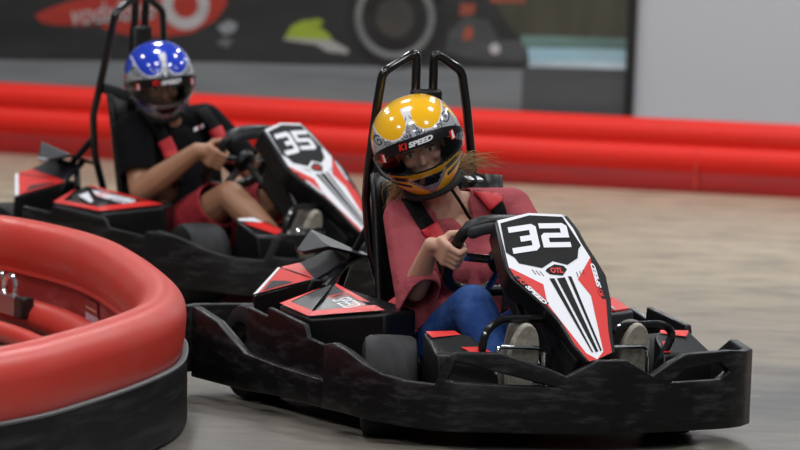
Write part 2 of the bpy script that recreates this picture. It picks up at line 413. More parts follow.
    tri_decal('sticker', (p1, p3, p4), [[(.10, .03), (.98, .0), (.45, .52), (.07, .90)]], M['red'], rf, .0055)
    tri_decal('sticker', (p1, p3, p4), [[(.16, .06), (.66, .06), (.44, .24), (.14, .42)]] if scheme == 'dark' else [[(.22, .08), (.80, .05), (.70, .14), (.30, .26)]], M['carbon'], rf, .0065)
    tri_decal('sticker', (p4, p3, p5), [[(.05, .0), (.96, .02), (.5, .48), (.05, .9)]], M['red'], rf, .0055)
    MB().solid([(-.517, -.293, .397), (-.45, -.23, .445), (-.347, -.215, .424), (-.300, -.34, .372)], [(-.517, -.293, .385), (-.45, -.23, .433), (-.347, -.215, .412), (-.300, -.34, .360)]).build('fairing_top', M['carbon'], k, bevel=.003)
    MB().tube([(-.401, -.14, .43), (-.359, -.22, .407), (-.241, -.34, .348)], .012).build('fairing_arm', M['gloss'], k)
    # winglet: a folded plate
    A, Bq, Cc, F, Eq, D = map(Vector, [(-.483, -.275, .499), (-.436, -.342, .441), (-.384, -.350, .441), (-.324, -.29, .462), (-.414, -.17, .448), (-.395, -.12, .432)])
    G = Vector((-.345, -.14, .430)); dz = Vector((-.02, .02, -.012))
    w = MB().add([A, Bq, Cc, F, Eq, D, G] + [p + dz for p in (A, Bq, Cc, F, Eq, D, G)], [(0, 1, 2, 3), (0, 3, 4), (3, 6, 5, 4), (7, 10, 9, 8), (7, 11, 10), (10, 11, 12, 13), (0, 7, 8, 1), (1, 8, 9, 2), (2, 9, 10, 3), (3, 10, 13, 6), (6, 13, 12, 5), (5, 12, 11, 4), (4, 11, 7, 0)])
    w = w.build('winglet', M['grey'], k, bevel=.004, smooth=20)
    if scheme != 'dark': MB().tube([Bq, Cc], .006, 6).build('winglet_edge', M['palegrey'], w)
    # --- left pod
    t_ = [(-.09, .478, .335), (.05, .47, .342), (.26, .40, .330), (.30, .22, .315), (.0, .20, .34), (-.12, .24, .35)]
    lp = MB().solid(t_, [(x, y, .13) for x, y, z in t_]).build('side_pod', M['grey'], k, bevel=.009, seg=3)
    MB().solid([(x, y, z + .004) for x, y, z in [(-.09, .46, .337), (.04, .455, .342), (.24, .395, .331), (.26, .33, .326), (.05, .40, .341), (-.09, .40, .341)]], [(x, y, z) for x, y, z in [(-.09, .46, .337), (.04, .455, .342), (.24, .395, .331), (.26, .33, .326), (.05, .40, .341), (-.09, .40, .341)]]).build('sticker', M['red'], lp)
    MB().tube([(.265, .335, .334), (.05, .40, .346), (-.09, .40, .347)], .003, 6).build('edge_line', M['white'], lp)
    MB().solid([(-.14, .43, .365), (-.02, .44, .372), (.03, .42, .345), (-.14, .38, .345)], [(-.14, .43, .33), (-.02, .44, .33), (.03, .42, .33), (-.14, .38, .33)]).build('fin', M['gloss'], lp, bevel=.006)
    # --- front footwell pods
    for sy in (-1, 1):
        top = [(.565, sy * .415, .302), (.675, sy * .43, .252), (.70, sy * .26, .252), (.60, sy * .285, .296), (.56, sy * .32, .303)]
        bot = [(.55, sy * .41, .13), (.70, sy * .42, .12), (.74, sy * .25, .12), (.62, sy * .28, .13), (.55, sy * .31, .13)]
        fp = MB().solid(top, bot).build('footwell_pod', M['gloss'], k, bevel=.008, seg=3)
        n = (Vector(top[1]) - Vector(top[0])).cross(Vector(top[4]) - Vector(top[0])).normalized(); n = n if n.z > 0 else -n
        def on(u, v): # u forward, v across
            p = Vector(top[0]).lerp(Vector(top[1]), u); q_ = Vector(top[4]).lerp(Vector(top[2]), u); return p.lerp(q_, v) + n * .0035
        st_ = [[(.02, .05), (.02, .98), (.18, .98), (.30, .12)], [(.72, .55), (.70, .98), (.98, .98), (.98, .62)]] if scheme == 'dark' and sy < 0 else [[(.02, .05), (.02, .98), (.16, .98), (.30, .30)], [(.55, .80), (.50, .98), (.98, .98), (.98, .86)]] if scheme == 'dark' else [[(.25, .05), (.25, .98), (.75, .98), (.95, .55)]]
        for poly in st_: MB().add([on(*p) for p in poly], [tuple(range(len(poly)))]).build('sticker', M['red'], fp, smooth=0)
        if scheme != 'dark': MB().add([on(*p) for p in [(.0, .05), (.0, .98), (.25, .98), (.98, .98), (.98, .78), (.24, .78), (.12, .05)]], [(0, 1, 2, 5, 6), (2, 3, 4, 5)]).build('sticker', M['white'], fp, smooth=0)
    # --- number panel (front fairing)
    outline = [(-.1428, .5179), (-.0339, .5481), (.0692, .5431), (.0837, .4881), (.0873, .4294), (.0954, .3749), (.1023, .3089), (.084, .2126), (.046, .0906), (.0273, .0112), (-.027, -.0147), (-.0542, -.022), (-.075, .0383), (-.0865, .1329), (-.1082, .1919), (-.1653, .2932), (-.1718, .3355), (-.1623, .3934)]
    cx = -.036
    big = [(cx + (y - cx) * 1.06 + (.012 if y > 0 else -.004), t) for y, t in outline]
    np_ = MB().solid([pp(y, t, 0) for y, t in big], [pp(cx + (y - cx) * 1.0, t, -.075 + .05 * (1 - min(1, max(0, t) / .3))) for y, t in outline]).build('front_fairing', M['gloss'], k, bevel=.006, seg=2, smooth=40)
    decal(np_, 'panel_graphic', outline, .002, M['white'])
    decal(np_, 'number_field', [(-.1377, .5062), (-.0359, .5383), (.0656, .5332), (.0834, .4216), (.0692, .4059), (.0546, .372), (.0126, .3452), (-.0275, .3598), (-.0702, .3326), (-.1357, .351), (-.1406, .3718), (-.1607, .3934)], .003, M['field'])
    decal(np_, 'emblem', [(-.0564, .3307), (-.027, .3474), (-.001, .342), (.0053, .3281), (-.0165, .3038), (-.0544, .3087), (-.064, .322)], .003, M['field'])
    text_on('lettering', 'OTL', .026, pp(-.050, .314, .0042), (0, 1, 0), PT, M['red'], np_, .2, .05, width=.040)
    for poly in ([(-.0622, .2933), (-.0467, .2933), (-.0295, .0116), (-.0341, .0117)], [(-.0389, .2933), (-.0127, .2972), (-.0128, .0153), (-.0218, .0116)], [(-.0019, .3011), (.0089, .3011), (-.0006, .019), (-.0066, .0152)]):
        decal(np_, 'stripe', poly, .003, M['field'])
    for i in range(3):
        for y0, sg in ((-.105, 1), (.030, -1)):
            decal(np_, 'tick_mark', [(y0 + i * .011 * sg, .327 - i * .003), (y0 + .0025 + i * .011 * sg, .327 - i * .003), (y0 + .0085 + i * .011 * sg, .308 - i * .003), (y0 + .006 + i * .011 * sg, .308 - i * .003)] if sg > 0 else
                  [(y0 + i * .011, .318 + i * .004), (y0 + .0025 + i * .011, .318 + i * .004), (y0 + .0005 + i * .011, .298 + i * .004), (y0 - .002 + i * .011, .298 + i * .004)], .003, M['grey'])
    decal(np_, 'red_flash', [(-.1718, .3355), (-.0891, .2702), (-.1031, .1976), (-.0524, .008), (-.027, -.0147), (-.0542, -.022), (-.075, .0383), (-.0865, .1329), (-.1082, .1919), (-.1653, .2932)], .003, M['red'])
    decal(np_, 'red_flash', [(.0954, .3749), (.0249, .2895), (.0427, .228), (.0026, .0152), (-.027, -.0147), (.0273, .0112), (.046, .0906), (.084, .2126), (.1023, .3089)], .003, M['red'])
    decal(np_, 'side_strip', [(-.172, .30), (-.155, .302), (-.098, .197), (-.106, .192)], .0036, M['gloss'])
    decal(np_, 'side_strip', [(.0954, .3749), (.089, .345), (.072, .215), (.084, .2126), (.1023, .3089)], .0036, M['gloss'])
    d = Vector((0, .0523, -.0992)) ; ux = Vector((0, 1, 0)) * .052 + PT * -.100; uy = Vector((0, 1, 0)) * .100 + PT * .052
    text_on('lettering', 'K1', .022, pp(-.164, .287, .0045), ux, uy, M['red'], np_, .2, .05, width=.026); text_on('lettering', 'SPEED', .020, pp(-.164, .287, .0045), ux, uy, M['white'], np_, .2, .05, width=.078, xoff=.030)
    ux = Vector((0, 1, 0)) * .020 + PT * .150; uy = Vector((0, -1, 0)) * .150 + PT * .020
    text_on('lettering', 'K1', .018, pp(.080, .222, .0045), ux, uy, M['red'], np_, .2, .05, width=.028); text_on('lettering', 'SPEED', .017, pp(.080, .222, .0045), ux, uy, M['white'], np_, .2, .05, width=.095, xoff=.033)
    for i, dg_ in enumerate(digits):
        (o0, o1, o2) = [((-.1403, .3857), (-.0495, .4020), (-.1221, .4887)), ((-.0373, .4110), (.0502, .4130), (-.0213, .5051))][i]
        mbd = MB()
        for poly in [BLOCK[dg_]]:
            pts = [(o0[0] + (o1[0] - o0[0]) * u + (o2[0] - o0[0]) * v, o0[1] + (o1[1] - o0[1]) * u + (o2[1] - o0[1]) * v) for u, v in poly]
            mbd.add([pp(y, t, .0045) for y, t in pts], [tuple(range(len(pts)))])
        o = mbd.build('race_number', M['white'], np_, smooth=0); o['label'] = 'white race digit %s' % dg_
    # dark bodywork and struts behind the panel
    MB().solid([(.44, -.12, .52), (.44, .05, .52), (.76, .0, .24), (.76, -.04, .24)], [(.40, -.10, .40), (.40, .03, .40), (.66, .02, .10), (.66, -.06, .10)]).build('nose_cowl', M['dark'], k, bevel=.01)
    for sy, y1 in ((-.15, -.10), (.08, .03)):
        MB().tube([(.48, sy, .52), (.62, (sy + y1) / 2, .30), (.74, y1, .12)], .012).build('panel_strut', M['tube'], k)
    # --- steering wheel
    c0 = Vector((.255, -.035, .485)); U = Vector((.56, 0, .83)); rim = []
    for i in range(48):
        A_ = 2 * math.pi * i / 48; cA, sA = math.cos(A_), math.sin(A_)
        rim.append(c0 + Vector((0, .148 * math.copysign(abs(cA) ** .62, cA), 0)) + U * (.125 * math.copysign(abs(sA) ** .62, sA)))
    sw = MB().tube(rim, .0165, 12, closed=True).build('steering_wheel', M['black'], k)
    top = [p for i, p in enumerate(rim) if 5 <= i <= 19]
    MB().tube([p + U * -.010 for p in top], [.017] + [.023] * (len(top) - 2) + [.017], 12, flat=1.25).build('wheel_top', M['grey'], sw)
    ax = Vector((.83, 0, -.56))
    sp = MB().tube([c0 + Vector((0, -.135, 0)), c0 + ax * .02, c0 + Vector((0, .135, 0))], .016, 8, flat=.6).tube([c0 - U * .11, c0 + ax * .02], .014, 8)
    sp.build('spoke', M['chrome'], sw)
    MB().lathe([(.001, -.01), (.036, -.01), (.040, .0), (.040, .02), (.025, .03), (.001, .03)], c0 + ax * .01, ax, 24).build('hub', M['black'], sw)
    MB().tube([c0 + ax * .03, (.62, -.02, .14)], .011).build('steering_column', M['dark'], k)
    # --- foot guards and pedals
    for P in ([(.68, -.292, .16), (.68, -.292, .277), (.68, -.279, .318), (.68, -.24, .348), (.68, -.087, .350), (.68, -.014, .317), (.68, -.006, .276), (.68, -.006, .16)], [(.68, .088, .16), (.68, .093, .276), (.68, .131, .328), (.68, .272, .333), (.68, .302, .303), (.68, .261, .233), (.68, .25, .16)]):
        MB().tube(roundpath(P, .03), .0115, 10).build('foot_guard', M['tube'], k)
    for P in ([(.71, -.262, .20), (.71, -.258, .274), (.71, -.139, .272), (.71, -.117, .263), (.71, -.112, .12)], [(.71, .093, .273), (.71, .193, .274), (.71, .203, .264), (.71, .205, .12)]):
        MB().tube(roundpath(P, .012), .0065, 10).build('pedal', M['chrome'], k)
    return k

# ------------------------------------------------------------------ helmet
def helmet_point(az, el, off=0.):
    """az 0 faces forward; arrays in radians"""
    ce, se = np.cos(el), np.sin(el)
    n = 2.25
    def sg(a): return np.sign(a) * np.abs(a) ** (2 / n)
    low = np.clip(-se, 0, 1)
    front = np.clip(np.cos(az), 0, 1)
    ax_ = np.where(np.cos(az) > 0, .142 + .016 * low * front ** 2, .138 - .012 * low)
    ay = .124 - .022 * low
    x = ax_ * sg(ce) * sg(np.cos(az)); y = ay * sg(ce) * sg(np.sin(az)); z = .132 * sg(se) - .012 * low * front
    r = np.sqrt(x * x + y * y + z * z)
    k = 1 + off / r
    return np.stack([x * k, y * k, z * k], -1)

def make_helmet(parent, Mx, scheme, hs=1.):
    """Mx: helmet frame -> parent frame (x face forward, y left, z up)"""
    nu, nv = 300, 200
    Mx = Mx @ Matrix.Scale(hs, 4)
    az = np.linspace(-math.pi, math.pi, nu, endpoint=False); el = np.linspace(R(-66), R(89.5), nv)
    AZ, EL = np.meshgrid(az, el); P = helmet_point(AZ, EL)
    X, Y, Zz = P[..., 0], P[..., 1], P[..., 2]
    ay = np.abs(Y); Fm = X > -.02
    def lerp(c, m, v):
        for i in range(3): c[i][m] = v[i]
    silver = (.36, .37, .39); dark = (.015, .016, .02)
    base = (.90, .47, .008) if scheme == 'yellow' else (.012, .045, .50)
    ch = [np.full(P.shape[:2], base[i]) for i in range(3)]
    # silver band over the visor with scalloped upper edge, and a crest up the middle
    lobe = np.hypot(ay - .052, Zz - .101) - .046
    band = (Zz > .02) & (Zz < .104 - np.clip(ay - .09, 0, 1) * 2.2) & (lobe > 0) & Fm
    crest = (ay < .0085 + .004 * np.clip((Zz - .085) / .03, 0, 1) + .010 * np.clip((.088 - Zz) / .02, 0, 1)) & (Zz > .05) & (Zz < .121) & (X > 0)
    lerp(ch, band | crest, silver)
    edge = (np.abs(lobe) < .0022) & Fm & ~crest & (Zz < .11)
    lerp(ch, edge, (.8, .8, .82))
    # scrollwork
    for sy in (-1, 1):
        for (yc, zc, r0, ph) in ((.019, .060, .015, 0), (.044, .045, .010, 1.5), (.072, .048, .011, 2.5), (.095, .060, .016, 3), (.010, .080, .007, 1)):
            dy, dz = Y * sy - yc, Zz - zc; r = np.hypot(dy, dz); th = np.arctan2(dz, dy * 1.0)
            m = (r < r0) & band & (np.sin(th + ph - r / r0 * 11) > .15)
            lerp(ch, m, (.04, .05, .07))
    vee = crest & (np.sin((ay * 1.6 + Zz) * 420) > .35) & (Zz < .105) & (ay > .004)
    lerp(ch, vee, (.14, .15, .18))
    lerp(ch, crest & ~vee & (Zz > .082), (.72, .73, .75))
    # cheeks: silver sides running down behind the visor
    side = (~Fm | (ay > .10)) & (Zz < .03) & (Zz > -.06)
    lerp(ch, side & (np.sin(X * 260 + Zz * 300) > -.3), silver if scheme == 'blue' else (.30, .30, .32))
    lerp(ch, side & (np.sin(X * 260 + Zz * 300) <= -.3), dark)
    if scheme == 'yellow':
        lerp(ch, (~Fm) & (Zz > .03) & (Zz < .055), dark)
    # chin bar
    chin = Fm & (Zz < -.046)
    lerp(ch, chin, base if scheme == 'yellow' else silver)
    lerp(ch, chin & (np.abs(Zz + .070 - .28 * (ay - .02)) < .006) & (ay > .052), dark)
    lerp(ch, chin & (np.abs(Zz + .094 - .40 * (ay - .02)) < .005) & (ay > .05), dark if scheme == 'yellow' else (.02, .06, .45))
    beard = chin & (ay < .062 - (-Zz - .058) * .95) & (Zz < -.062) & (Zz > -.12)
    lerp(ch, beard, (.33, .32, .36))
    lerp(ch, beard & (np.sin(Y * 700) * np.sin(Zz * 700) > .1), (.07, .06, .09))
    vent = chin & (ay < .048 - np.clip(-Zz - .060, 0, 1) * .9) & (Zz < -.064) & (Zz > -.090)
    lerp(ch, vent, (.004, .004, .005))
    # front opening
    eyeport = (np.abs(AZ) < R(76)) & (Zz < .036 - .06 * (ay / .12) ** 3) & (Zz > -.050 + .018 * (ay / .12) ** 2) & Fm
    idx = -np.ones(P.shape[:2], int); keepv = ~eyeport
    keepv &= True
    vs = P.reshape(-1, 3); fs = []
    for j in range(nv - 1):
        for i in range(nu):
            l = (i + 1) % nu
            q = ((j, i), (j, l), (j + 1, l), (j + 1, i))
            if sum(bool(eyeport[a]) for a in q) >= 3: continue
            fs.append(tuple(a * nu + b for a, b in q))
    fs.append(tuple((nv - 1) * nu + i for i in range(nu)))
    rot = np.array(Mx.to_3x3()); tr = np.array(Mx.translation)
    me = bpy.data.meshes.new('helmet'); me.from_pydata((vs @ rot.T + tr).tolist(), [], fs)
    me.materials.append(M['helmetpaint']); me.materials.append(M['foam'])
    at = me.color_attributes.new('paint', 'FLOAT_COLOR', 'POINT')
    rgba = np.ones((len(vs), 4), np.float32); rgba[:, :3] = np.stack([c.reshape(-1) for c in ch], -1)
    at.data.foreach_set('color', rgba.reshape(-1))
    bm = bmesh.new(); bm.from_mesh(me); bmesh.ops.delete(bm, geom=[v for v in bm.verts if not v.link_faces], context='VERTS'); bmesh.ops.recalc_face_normals(bm, faces=bm.faces); bm.to_mesh(me); bm.free()
    me.polygons.foreach_set('use_smooth', [True] * len(me.polygons)); me.update()
    h = put('helmet', me, parent)
    md = h.modifiers.new('thick', 'SOLIDIFY'); md.thickness = .014; md.offset = -1; md.material_offset = 1; md.material_offset_rim = 1
    h['label'] = 'yellow full-face helmet with silver scrollwork' if scheme == 'yellow' else 'blue and silver full-face helmet'
    T = lambda a: (a @ rot.T + tr).tolist()
    # visor
    na, ne = 60, 24; va = np.linspace(R(-86), R(86), na); rows = []
    for j in range(ne):
        t = j / (ne - 1); zt = .050 - .05 * (np.abs(va) / R(86)) ** 2.5; zb2 = -.062 + .028 * (np.abs(va) / R(86)) ** 2
        zz = zb2 + (zt - zb2) * t; e0 = np.zeros_like(va)
        for _ in range(30):  # elevation whose height is zz
            p = helmet_point(va, e0); e0 = e0 + (zz - p[:, 2]) / .13 * .8
        rows.append(helmet_point(va, e0, .005))
    vv = np.concatenate(rows); vf = [(j * na + i, j * na + i + 1, (j + 1) * na + i + 1, (j + 1) * na + i) for j in range(ne - 1) for i in range(na - 1)]
    vis = MB().add(T(vv), vf).build('visor', M['visor'] if scheme == 'yellow' else M['visor2'], h, smooth=60)
    # dark strip along the top of the visor, carrying the lettering
    sv = np.concatenate([r + (r / np.linalg.norm(r, axis=1, keepdims=True)) * .0015 for r in rows[17:]])
    nr = len(rows[17:])
    MB().add(T(sv), [(j * na + i, j * na + i + 1, (j + 1) * na + i + 1, (j + 1) * na + i) for j in range(nr - 1) for i in range(3, na - 4)]).build('visor_strip', M['gloss'], h, smooth=60)
    bv = bvh_of(vis.data); fwd = Mx.to_3x3() @ Vector((-1, 0, 0)); ux = Mx.to_3x3() @ Vector((0, 1, 0)); uz = Mx.to_3x3() @ Vector((0, 0, 1))
    org = Mx @ Vector((.3, -.050, .0285))
    text_on('lettering', 'K1', .0235, org, ux, uz, M['red'], h, .2, .05, snap=(bv, fwd, .004), width=.026)
    text_on('lettering', 'SPEED', .019, org + uz * .001, ux, uz, M['white'], h, .2, .05, snap=(bv, fwd, .004), width=.074, xoff=.029)
    for y0 in (-.104, .092):
        d = MB()
        for (a0, a1, z0, z1) in ((0, .012, .004, .028),):
            g = []
            for yy, z_ in ((y0 + a0, z0), (y0 + a1, z0), (y0 + a1, z1), (y0 + a0, z1)):
                hh = bv.ray_cast(Mx @ Vector((.4, yy, z_)), fwd); g.append((hh[0] if hh[0] else Mx @ Vector((.08, yy, z_))) - fwd * .004)
            d.add(g, [(0, 1, 2, 3)])
        d.build('visor_badge', M['red'], h, smooth=0)
        g2 = [g[0].lerp(g[1], .3), g[1].lerp(g[0], .1), g[2].lerp(g[3], .1), g[2].lerp(g[3], .45)]
        MB().add([(p.lerp((g[0] + g[2]) / 2, .12)) - fwd * .0008 for p in g2], [(0, 1, 2, 3)]).build('badge_mark', M['white'], h, smooth=0)
    # pivots
    for sy in (-1, 1):
        MB().lathe([(.001, .006), (.016, .006), (.019, 0), (.019, -.01)], Mx @ Vector((-.005, sy * .118, -.008)), Mx.to_3x3() @ Vector((0, sy, 0)), 20).build('visor_pivot', M['black'], h)
    # padded neck roll
    ring = [Mx @ Vector((-.005 + .090 * math.cos(t), .073 * math.sin(t), -.119 - .008 * math.cos(t))) for t in np.linspace(0, 2 * math.pi, 33)[:-1]]
    MB().tube(ring, .013, 10, closed=True).build('neck_roll', M['foam'], h)
    return h, bv

# ------------------------------------------------------------------ people
RIM_C = Vector((.255, -.035, .485)); RIM_U = Vector((.56, 0, .83)); RIM_A = Vector((.83, 0, -.56))
def hand(mb, side, t0=.03):
    """a fist closed round the wheel rim; side -1 = kart's right"""
    G = RIM_C + Vector((0, side * .146, 0)) + RIM_U * t0; n = Vector((0, side, 0)); a = RIM_A; t = RIM_U
    t = t * .86; n = n * .92
    mb.hull(ell(G + n * .030 + a * .012 + t * .034, .011) + ell(G + n * .030 + a * .012 - t * .034, .010) + ell(G + n * .036 - a * .030 + t * .022, .014) + ell(G + n * .036 - a * .032 - t * .030, .013))
    ln = [.95, 1.06, 1.0, .82]
    for i, f in enumerate(ln):
        o = t * (.032 - i * .0205); r = .0088 - .0005 * i
        p = [G + n * .031 + a * .012 + o, G + n * (.006) + a * (.030 + .010 * f) + o * 1.02, G - n * .020 * f + a * (.024) + o, G - n * .025 * f + a * .002 + o * .97]
        chain(mb, [(p[0], r * 1.12), (p[1], r * 1.05), (p[2], r), (p[3], r * .9)])
    chain(mb, [(G + n * .030 - a * .030 + t * .014, .014), (G + n * .010 - a * .034 + t * .044, .0115), (G - n * .014 - a * .026 + t * .056, .010), (G - n * .026 - a * .012 + t * .056, .009)])
    return G + n * .050 - a * .050 - t * .016   # wrist

def head(mb, Mx):
    def e(c, r): return [Mx @ Vector(p) for p in ell(c, r)]
    mb.hull(e((-.015, 0, .030), (.088, .072, .080)))                                  # skull
    mb.hull(e((.010, 0, .0), (.072, .062, .07)) + e((.045, 0, -.085), (.022, .024, .018)))    # face to chin
    mb.hull(e((.060, 0, .018), (.012, .040, .010)) + e((.052, 0, .045), (.016, .042, .02)))   # brow
    mb.hull(e((.074, 0, .006), (.008, .006, .008)) + e((.096, 0, -.030), (.009, .009, .007)) + e((.076, 0, -.032), (.008, .015, .008)))  # nose
    for s_ in (-1, 1):
        mb.hull(e((.058, s_ * .036, -.022), (.018, .018, .018)))                        # cheeks
        mb.hull(e((-.005, s_ * .068, -.005), (.012, .006, .024)))                       # ears
    mb.hull(e((.070, 0, -.058), (.012, .020, .010)))                                  # mouth area

def face_parts(body, Mx, woman):
    def e(c, r): return [Mx @ Vector(p) for p in ell(c, r)]
    for s_ in (-1, 1):
        ew = MB().hull(e((.0705, s_ * .030, .000), (.0075, .0135, .0070))).build('eye', M['eyew'], body)
        MB().hull(e((.0755, s_ * .030, .000), (.0042, .0062, .0062))).build('iris', M['iris'], ew)
        MB().tube([Mx @ Vector(p) for p in ((.078, s_ * .016, .0085), (.0785, s_ * .030, .0105), (.070, s_ * .045, .006))], [.0016, .0026, .0016], 6).build('eyelash', M['brow'], body)
        MB().tube([Mx @ Vector(p) for p in ((.0755, s_ * .014, .021), (.074, s_ * .030, .0265), (.062, s_ * .048, .021))], [.0034, .0034, .0018], 6).build('eyebrow', M['brow'], body)
    MB().hull(e((.083, 0, -.0545), (.004, .019, .0035))).hull(e((.082, 0, -.0615), (.005, .016, .0042))).build('lips', M['lips'], body)

def ribbon(name, pts, width, m, parent, bv, lift, d=(-.895, .437, -.07), thick=.003, wdir=None, dense=10):
    """webbing that lies on the clothes: pts are points in front of the chest dropped along d"""
    d = Vector(d).normalized(); P = catmull(pts, dense); rows = []
    for i, p in enumerate(P):
        p = Vector(p); a = Vector(P[max(i - 1, 0)]); b = Vector(P[min(i + 1, len(P) - 1)]); t = (b - a).normalized(); w = wdir or t.cross(d).normalized()
        row = []
        for s_ in (-1, -.33, .33, 1):
            q = p + w * width / 2 * s_; h = bv.ray_cast(q - d * .6, d, 1.2)
            row.append((h[0] - d * lift) if h[0] is not None else None)
        if all(r_ is None for r_ in row): continue
        good = [r_ for r_ in row if r_ is not None]
        row = [r_ if r_ is not None else good[0].copy() for r_ in row]
        rows.append(row)
    if len(rows) < 2: return None
    for _ in range(2):
        rows = [rows[0]] + [[(rows[i - 1][j] + rows[i][j] * 2 + rows[i + 1][j]) / 4 for j in range(4)] for i in range(1, len(rows) - 1)] + [rows[-1]]
    mb = MB(); n = len(rows)
    mb.add([q for r_ in rows for q in r_], [(i * 4 + j, i * 4 + j + 1, (i + 1) * 4 + j + 1, (i + 1) * 4 + j) for i in range(n - 1) for j in range(3)])
    return mb.build(name, m, parent, solid=thick, off=0)

def make_driver(label, loc, psi, woman, cfg):
    rz = psi - math.pi / 2
    sR, sL, eR, eL, hc = (Vector(cfg[q]) for q in ('sR', 'sL', 'eR', 'eL', 'head'))
    neck0 = Vector(cfg['neck']); ty = cfg.get('wide', 1.)
    Hm = Matrix.Translation(hc) @ Matrix.Rotation(R(cfg['yaw']), 4, 'Z') @ Matrix.Rotation(R(cfg['pitch']), 4, 'Y') @ Matrix.Rotation(R(cfg['roll']), 4, 'X')
    Fm = Hm @ Matrix.Translation((.008, 0, -.008))
    mb = MB(); head(mb, Fm)
    jaw = Fm @ Vector((-.02, 0, -.07))
    chain(mb, [(neck0 + Vector((-.01, 0, -.04)), (.055, .065, .05)), (neck0, .054), (jaw, .052)])
    # slim trunk under the clothes
    chain(mb, [((-.03, -.01, .17), (.10, .14, .08)), ((-.06, 0, .30), (.08, .11, .08)), ((-.085, .0, .44), (.09, .13 * ty, .09)), ((-.09, (sR.y + sL.y) / 2, .53), (.068, .12 * ty, .055))])
    mb.hull(ell(sR, .045) + ell(neck0 + Vector((-.01, 0, -.02)), .04)); mb.hull(ell(sL, .045) + ell(neck0 + Vector((-.01, 0, -.02)), .04))
    wR = hand(mb, -1, .012); wL = hand(mb, 1)
    aw = cfg['arm']
    chain(mb, [(sR, .040 * aw), (eR, .033 * aw)]); chain(mb, [(eR, .034 * aw), (eR.lerp(wR, .3), .036 * aw), (wR, .0225 * aw), (wR.lerp(RIM_C + Vector((0, -.18, 0)) + RIM_U * .02 - RIM_A * .02, .5), .021 * aw)])
    chain(mb, [(sL, .040 * aw), (eL, .033 * aw)]); chain(mb, [(eL, .034 * aw), (eL.lerp(wL, .3), .036 * aw), (wL, .0225 * aw), (wL.lerp(RIM_C + Vector((0, .11, 0)) + RIM_U * .02 - RIM_A * .02, .5), .021 * aw)])
    legs = {}
    for s_, key in ((-1, 'R'), (1, 'L')):
        hip = Vector((-.02, s_ * .085 - .01, .165)); kn = Vector(cfg['knee' + key]); an = Vector(cfg['ank' + key]); lw = cfg['leg']
        legs[key] = (hip, kn, an)
        chain(mb, [(hip, .070 * lw), (hip.lerp(kn, .5), .062 * lw), (kn, .047 * lw)]); chain(mb, [(kn, .047 * lw), (kn.lerp(an, .35), .046 * lw), (an, .030 * lw), (an + Vector((.04, 0, .05)), .028)])
    body = fuse(mb, .0042, 4)
    body.materials.append(cfg['skin'])
    o = put('person', body, None, loc, rz); tag(o, label, 'person')
    face_parts(o, Fm, woman)
    # top
    sm = MB(); g = .009
    chain(sm, [((-.03, -.01, .165), (.115, .155 * ty, .07)), ((-.055, 0, .28), (.10, .125 * ty, .09)), ((-.085, .0, .43), (.104, .145 * ty, .095)), ((-.09, (sR.y + sL.y) / 2, .53), (.08, .13 * ty, .062))])
    if woman:
        for yy in (-.065, .075): sm.hull(ell((.005, yy + .0, .425), (.055, .06, .06)) + ell((-.05, yy, .46), (.06, .06, .06)))
    else:
        sm.hull(ell((.10, -.02, .225), (.075, .125, .055)) + ell((.02, -.01, .28), (.085, .13, .09))); sm.hull(ell((.02, -.01, .29), (.085, .13, .10)) + ell((-.02, 0, .42), (.085, .14, .09)))
    for S in (sR, sL): sm.hull(ell(S, .058 * cfg['sleeve']) + ell(neck0 + Vector((-.015, 0, -.03)), .052))
    cuts = []
    for S, E_ in ((sR, eR), (sL, eL)):
        d = (E_ - S).normalized(); L_ = (E_ - S).length
        if woman:
            cuff = S + d * (L_ + .0)
            drop = Vector((0, 0, -1))
            chain(sm, [(S, .057), (S.lerp(E_, .5) + drop * .008, .056), (cuff + drop * .012, (.062, .05, .064))])
            sm.hull(ell(cuff + drop * .012, (.062, .05, .064)) + ell(cuff + Vector((.055, .0, .035)) + drop * .02, (.05, .045, .055)) + ell(cuff + d * .075 + drop * .035 + Vector((-.02, 0, 0)), (.05, .046, .055)))
            cuts.append((cuff + d * .058, (d + Vector((.35, 0, -.05))).normalized(), .20))
        else:
            cuff = S + d * L_ * .62
            chain(sm, [(S, .066), (cuff, .062), (cuff + d * .05, .062)]); cuts.append((cuff + d * .03, d, .16))
    vpoly = cfg['vneck']
    def keep(c):
        for p, d, rr in cuts:
            if (c - p).dot(d) > 0 and (c - p).length < rr and (c - neck0).length > .12 and c.z < .52 and abs(c.y - .0) > .115: return False
        if c.x > -.075 and inpoly((c.y + c.x * .4877, c.z), vpoly): return False
        if (c - (neck0 + Vector((0, 0, .045)))).length < cfg['neckhole']: return False
        return True
    top = fuse(sm, .0055, 6, keep); top.materials.append(cfg['top'])
    shirt = put('shirt', top, o); md = shirt.modifiers.new('thick', 'SOLIDIFY'); md.thickness = .004; md.offset = 1
    shirt['label'] = 'dusty red V-neck top with wide sleeves' if woman else 'black short-sleeved polo shirt'
    # trousers
    pm = MB(); lw = cfg['leg']
    pm.hull(ell((-.03, -.01, .165), (.12, .165 * ty, .078)))
    for key in 'RL':
        hip, kn, an = legs[key]
        if woman:
            chain(pm, [(hip, .082), (hip.lerp(kn, .5), .076), (kn, .060), (kn.lerp(an, .35), .057), (kn.lerp(an, .9), .044)])
        else:
            e_ = hip.lerp(kn, .80); chain(pm, [(hip, .094), (hip.lerp(kn, .5), .090), (e_, .082), (e_ + (kn - hip).normalized() * .03, .08)])
    def keep2(c):
        for key in 'RL':
            hip, kn, an = legs[key]
            if woman:
                if (c - kn.lerp(an, .88)).dot((an - kn).normalized()) > 0 and (c - an).length < .15: return False
            else:
                d = (kn - hip).normalized()
                if (c - hip.lerp(kn, .82)).dot(d) > 0: return False
        return True
    tr = fuse(pm, .007, 6, keep2); tr.materials.append(cfg['trouser'])
